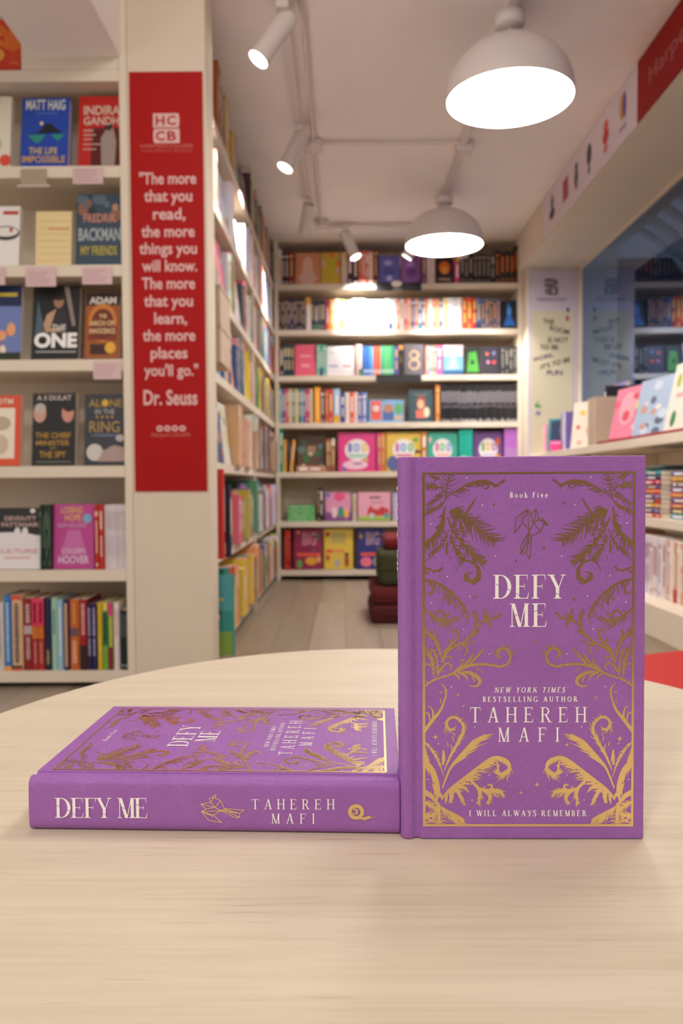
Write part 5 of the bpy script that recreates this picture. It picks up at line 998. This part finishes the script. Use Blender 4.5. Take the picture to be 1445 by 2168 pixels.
SBIRD = [(145, 70, 92, 108), (92, 108, 108, 130), (108, 130, 128, 88), (145, 70, 138, 98), (138, 98, 112, 95), (138, 98, 178, 116), (178, 116, 207, 180), (207, 180, 182, 195), (30, 145, 108, 130), (30, 145, 70, 182), (70, 182, 136, 170), (30, 145, 136, 170), (108, 130, 136, 170), (136, 170, 178, 116), (136, 170, 182, 195),
         (70, 182, 34, 202), (34, 202, 182, 195), (34, 202, 124, 242), (34, 202, 90, 270), (90, 270, 186, 288), (186, 288, 125, 230), (125, 230, 182, 195), (34, 202, 125, 230), (207, 180, 352, 190), (352, 190, 318, 216), (318, 216, 207, 184), (182, 195, 318, 216), (182, 195, 278, 246), (278, 246, 320, 248), (320, 248, 318, 216), (207, 190, 320, 248)]
BW, BH, BT = .1405, .2204, .0315
CREAM = mat('#fffaf6', .45)
def front_place(L): return lambda u, v: ((u - 849.5) / 516.5 * BW, -.00015 - .00006 * L, (1773 - v) / 804 * BH)
def spine_x(y): t = 2 * y / BT - 1; return -.0006 * (1 - t * t) ** .8 if abs(t) < 1 else 0
def spine_place(L):
    def f(u, v):
        y = (v - (1645 + (u - 60) / 786 * 8)) / 116 * BT; y = min(max(y, .001), BT - .001)
        return (-.0006 - .00025 - .00006 * L, y, BH * (1 - (u - 60) / 786))
    return f
def hardback():
    e = empty('hardcover_book')
    fc = obj('front_cover', boxm('fc', .0112, BW, 0, .0026, 0, BH, CLOTH, .0007), e)
    bc = obj('back_cover', boxm('bc', .0112, BW, BT - .0026, BT, 0, BH, CLOTH, .0007), e)
    half = [(.0116, .0006), (.0108, .0014), (.0095, .0019), (.0080, .0018), (.0068, .0009), (.0056, .0002), (.0036, 0), (.0018, .0005), (.0006, .0016)]
    pr = half + [(spine_x(.0016 + (BT - .0032) * k / 12) + .0, .0016 + (BT - .0032) * k / 12) for k in range(1, 12)] + [(a, BT - b_) for a, b_ in half[::-1]]
    n = len(pr); off = []
    for i, p in enumerate(pr):
        a = pr[max(0, i - 1)]; b_ = pr[min(n - 1, i + 1)]; dx, dy = b_[0] - a[0], b_[1] - a[1]; l = math.hypot(dx, dy)
        off.append((p[0] - dy / l * -.0016 * 1, p[1] - dx / l * .0016) if False else (p[0] + dy / l * .0016, p[1] - dx / l * .0016))
    mb = MB()
    zs = [0, .001] + [BH * k / 10 for k in range(1, 10)] + [BH - .001, BH]
    for ring, fl_ in ((pr, False), (off, True)):
        base = len(mb.v)
        for z in zs:
            for (x, y) in ring: mb.v.append((x, y, z))
        for j in range(len(zs) - 1):
            for i in range(n - 1):
                f = [base + j * n + i, base + j * n + i + 1, base + (j + 1) * n + i + 1, base + (j + 1) * n + i]
                mb.f.append(f if fl_ else f[::-1]); mb.mi.append(0)
    nz = len(zs)
    for j, fl_ in ((0, False), (nz - 1, True)):
        for i in range(n - 1):
            f = [j * n + i, j * n + i + 1, nz * n + j * n + i + 1, nz * n + j * n + i]; mb.f.append(f[::-1] if fl_ else f); mb.mi.append(0)
    sp = obj('spine', mb.mesh('spine', CLOTH, True), e)
    obj('page_block', boxm('pg', .0035, BW - .0035, .0028, BT - .0028, .0035, BH - .0035, PAGES), e)
    mb = MB(); mb.box(.004, .008, .003, BT - .003, BH - .0036, BH - .0028); obj('headband', mb.mesh('hb', mat('#e8e2e8', .6)), e)
    # front print
    orn = ornament(); mb = MB(); pl = front_place(0)
    for p in orn:
        mb.poly([pl(a, b_) for a, b_ in p], FOIL); mb.poly([pl(2239 - a, b_) for a, b_ in p][::-1], FOIL)
    obj('gold_ornament', mb, fc)
    mb = MB()
    for (a, b_, c, d) in ((895, 900.5, 1002, 1746), (1338.5, 1343.5, 1002, 1746), (895, 1343.5, 1001.5, 1005.5), (895, 1343.5, 1741, 1746)): rect(mb, a, b_, c, d, front_place(1), FOIL)
    obj('gold_frame', mb, fc)
    mb = MB()
    for (x, y, s) in STARS:
        q_ = s * .2; pts = [(x, y - s), (x + q_, y - q_), (x + s * .85, y), (x + q_, y + q_), (x, y + s), (x - q_, y + q_), (x - s * .85, y), (x - q_, y - q_)]; mb.poly([pl(*p) for p in pts], FOIL)
    for (x0, y0, x1, y1) in BIRD:
        for p in strip([(1080 + x0 / 14.45, 1060 + y0 / 14.45), (1080 + x1 / 14.45, 1060 + y1 / 14.45)], [1.7, 1.7]): mb.poly([pl(*t) for t in p], FOIL)
    obj('gold_bird_and_stars', mb, fc)
    mb = MB()
    for (x, y) in DOTS: disc(mb, x, y, 1.3, 1.3, pl, CREAM, 8); disc(mb, 2239 - x, y, 1.3, 1.3, pl, CREAM, 8)
    obj('white_dots', mb, fc)
    def crack(mb, pos, v0, v1, place, cuts):
        for (i, ua, va, ub, vb) in cuts:
            x, w_ = pos[i]; H = v0 - v1
            for p in strip([(x + ua * w_, v0 - va * H), (x + ub * w_, v0 - vb * H)], [H * .02, H * .02]): mb.poly([place(*t) for t in p], CLOTH)
    DC1 = [(0, .1, .62, .34, .54), (0, .72, .42, 1.0, .32), (1, .1, .24, .36, .12), (3, .35, .26, .7, .16)]
    DC2 = [(0, .12, .58, .45, .46), (1, .05, .64, .4, .73)]
    mb = MB(); pl3 = front_place(2); pl4 = front_place(5)
    ps = serif(mb, 'DEFY', 1046, 1196, 1265, 1215, pl3, CREAM, .145, .034); crack(mb, ps, 1265, 1215, pl4, DC1)
    ps = serif(mb, 'ME', 1081, 1159, 1324, 1275, pl3, CREAM, .145, .034); crack(mb, ps, 1324, 1275, pl4, DC2); obj('title_lettering', mb, fc)
    mb = MB(); serif(mb, 'TAHEREH', 996, 1243, 1525, 1493, pl3, CREAM, .115, .055); serif(mb, 'MAFI', 1056, 1185, 1566, 1536, pl3, CREAM, .115, .055); obj('author_lettering', mb, fc)
    mb = MB(); serif(mb, 'Book Five', 1080, 1160, 1055, 1043.5, pl3, CREAM, .18, .09); obj('series_lettering', mb, fc)
    mb = MB(); serif(mb, 'NEW YORK TIMES', 1047, 1196, 1462, 1451, pl3, CREAM, .17, .085, .22); serif(mb, 'BESTSELLING AUTHOR', 1023, 1224, 1481.5, 1470.5, pl3, CREAM, .18, .09); obj('credit_lettering', mb, fc)
    mb = MB(); serif(mb, 'I WILL ALWAYS REMEMBER.', 994, 1250, 1724, 1711.5, pl3, CREAM, .16, .08); obj('tagline_lettering', mb, fc)
    # spine print
    pl = spine_place(2); pl5 = spine_place(5)
    mb = MB(); ps = serif(mb, 'DEFY ME', 118, 316, 1732, 1688, pl, CREAM, .145, .034); crack(mb, ps, 1732, 1688, pl5, DC1 + [(i + 5, a, b_, c, d) for (i, a, b_, c, d) in DC2]); obj('title_lettering', mb, sp)
    mb = MB(); serif(mb, 'TAHEREH', 536, 710, 1712, 1690, pl, CREAM, .12, .055); serif(mb, 'MAFI', 578, 668, 1743, 1721.5, pl, CREAM, .12, .055); obj('author_lettering', mb, sp)
    mb = MB(); pl = spine_place(1)
    for (x0, y0, x1, y1) in SBIRD:
        for p in strip([(420 + x0 / 3.524, 1660 + y0 / 3.524), (420 + x1 / 3.524, 1660 + y1 / 3.524)], [1.5, 1.5]): mb.poly([pl(*t) for t in p], FOIL)
    obj('gold_bird', mb, sp)
    mb = MB(); n = 24
    for k in range(n):
        a, b_ = 2 * math.pi * k / n, 2 * math.pi * (k + 1) / n
        o = lambda t, r_: pl(754.5 + r_ * math.cos(t), 1717.5 + r_ * math.sin(t))
        mb.poly([o(a, 17), o(b_, 17), o(b_, 9), o(a, 9)], FOIL); mb.poly([o(a, 8.2 if 6 < k < 18 else 6), o(b_, 8.2 if 6 < k < 18 else 6), o(b_, 0), o(a, 0)], FOIL) if not 10 < k < 14 else None
    for pts in (((762, 1731), (785, 1725), (783, 1728.5), (796, 1728), (768, 1737), (770, 1733.5), (755, 1734.5)),): mb.poly([pl(*p) for p in pts], FOIL)
    for (cx, cy, r_) in ((752, 1715, 1.8), (752, 1721, 1.8), (760, 1718, 3)): disc(mb, cx, cy, r_, r_, spine_place(4), CLOTH, 10)
    obj('publisher_emblem', mb, sp)
    return e
def copy_tree(o, parent=None):
    c = o.copy(); COL.objects.link(c); c.parent = parent
    for ch in list(o.children): copy_tree(ch, c)
    return c
b1 = hardback()
b2 = copy_tree(b1)
b1.matrix_world = Matrix.Translation((.0316, .4535, TZ + .0004)) @ Matrix.Rotation(R(-.6), 4, 'Z') @ Matrix.Diagonal((.986, 1, .997, 1))
tag(b1, 'purple clothbound novel with gold filigree standing upright on the oak table', 'book', 'purple gilt novels on the table')
Af = Matrix(((0, 0, -1, 0), (1, 0, 0, 0), (0, -1, 0, 0), (0, 0, 0, 1)))
b2.matrix_world = Matrix.Translation((.0310, .4585, TZ + .0004 + BT)) @ Matrix.Rotation(R(-2.3), 4, 'Z') @ Matrix.Diagonal((.997, 1.09, 1, 1)) @ Af
tag(b2, 'purple clothbound novel with gold filigree lying flat, its spine to the viewer', 'book', 'purple gilt novels on the table')
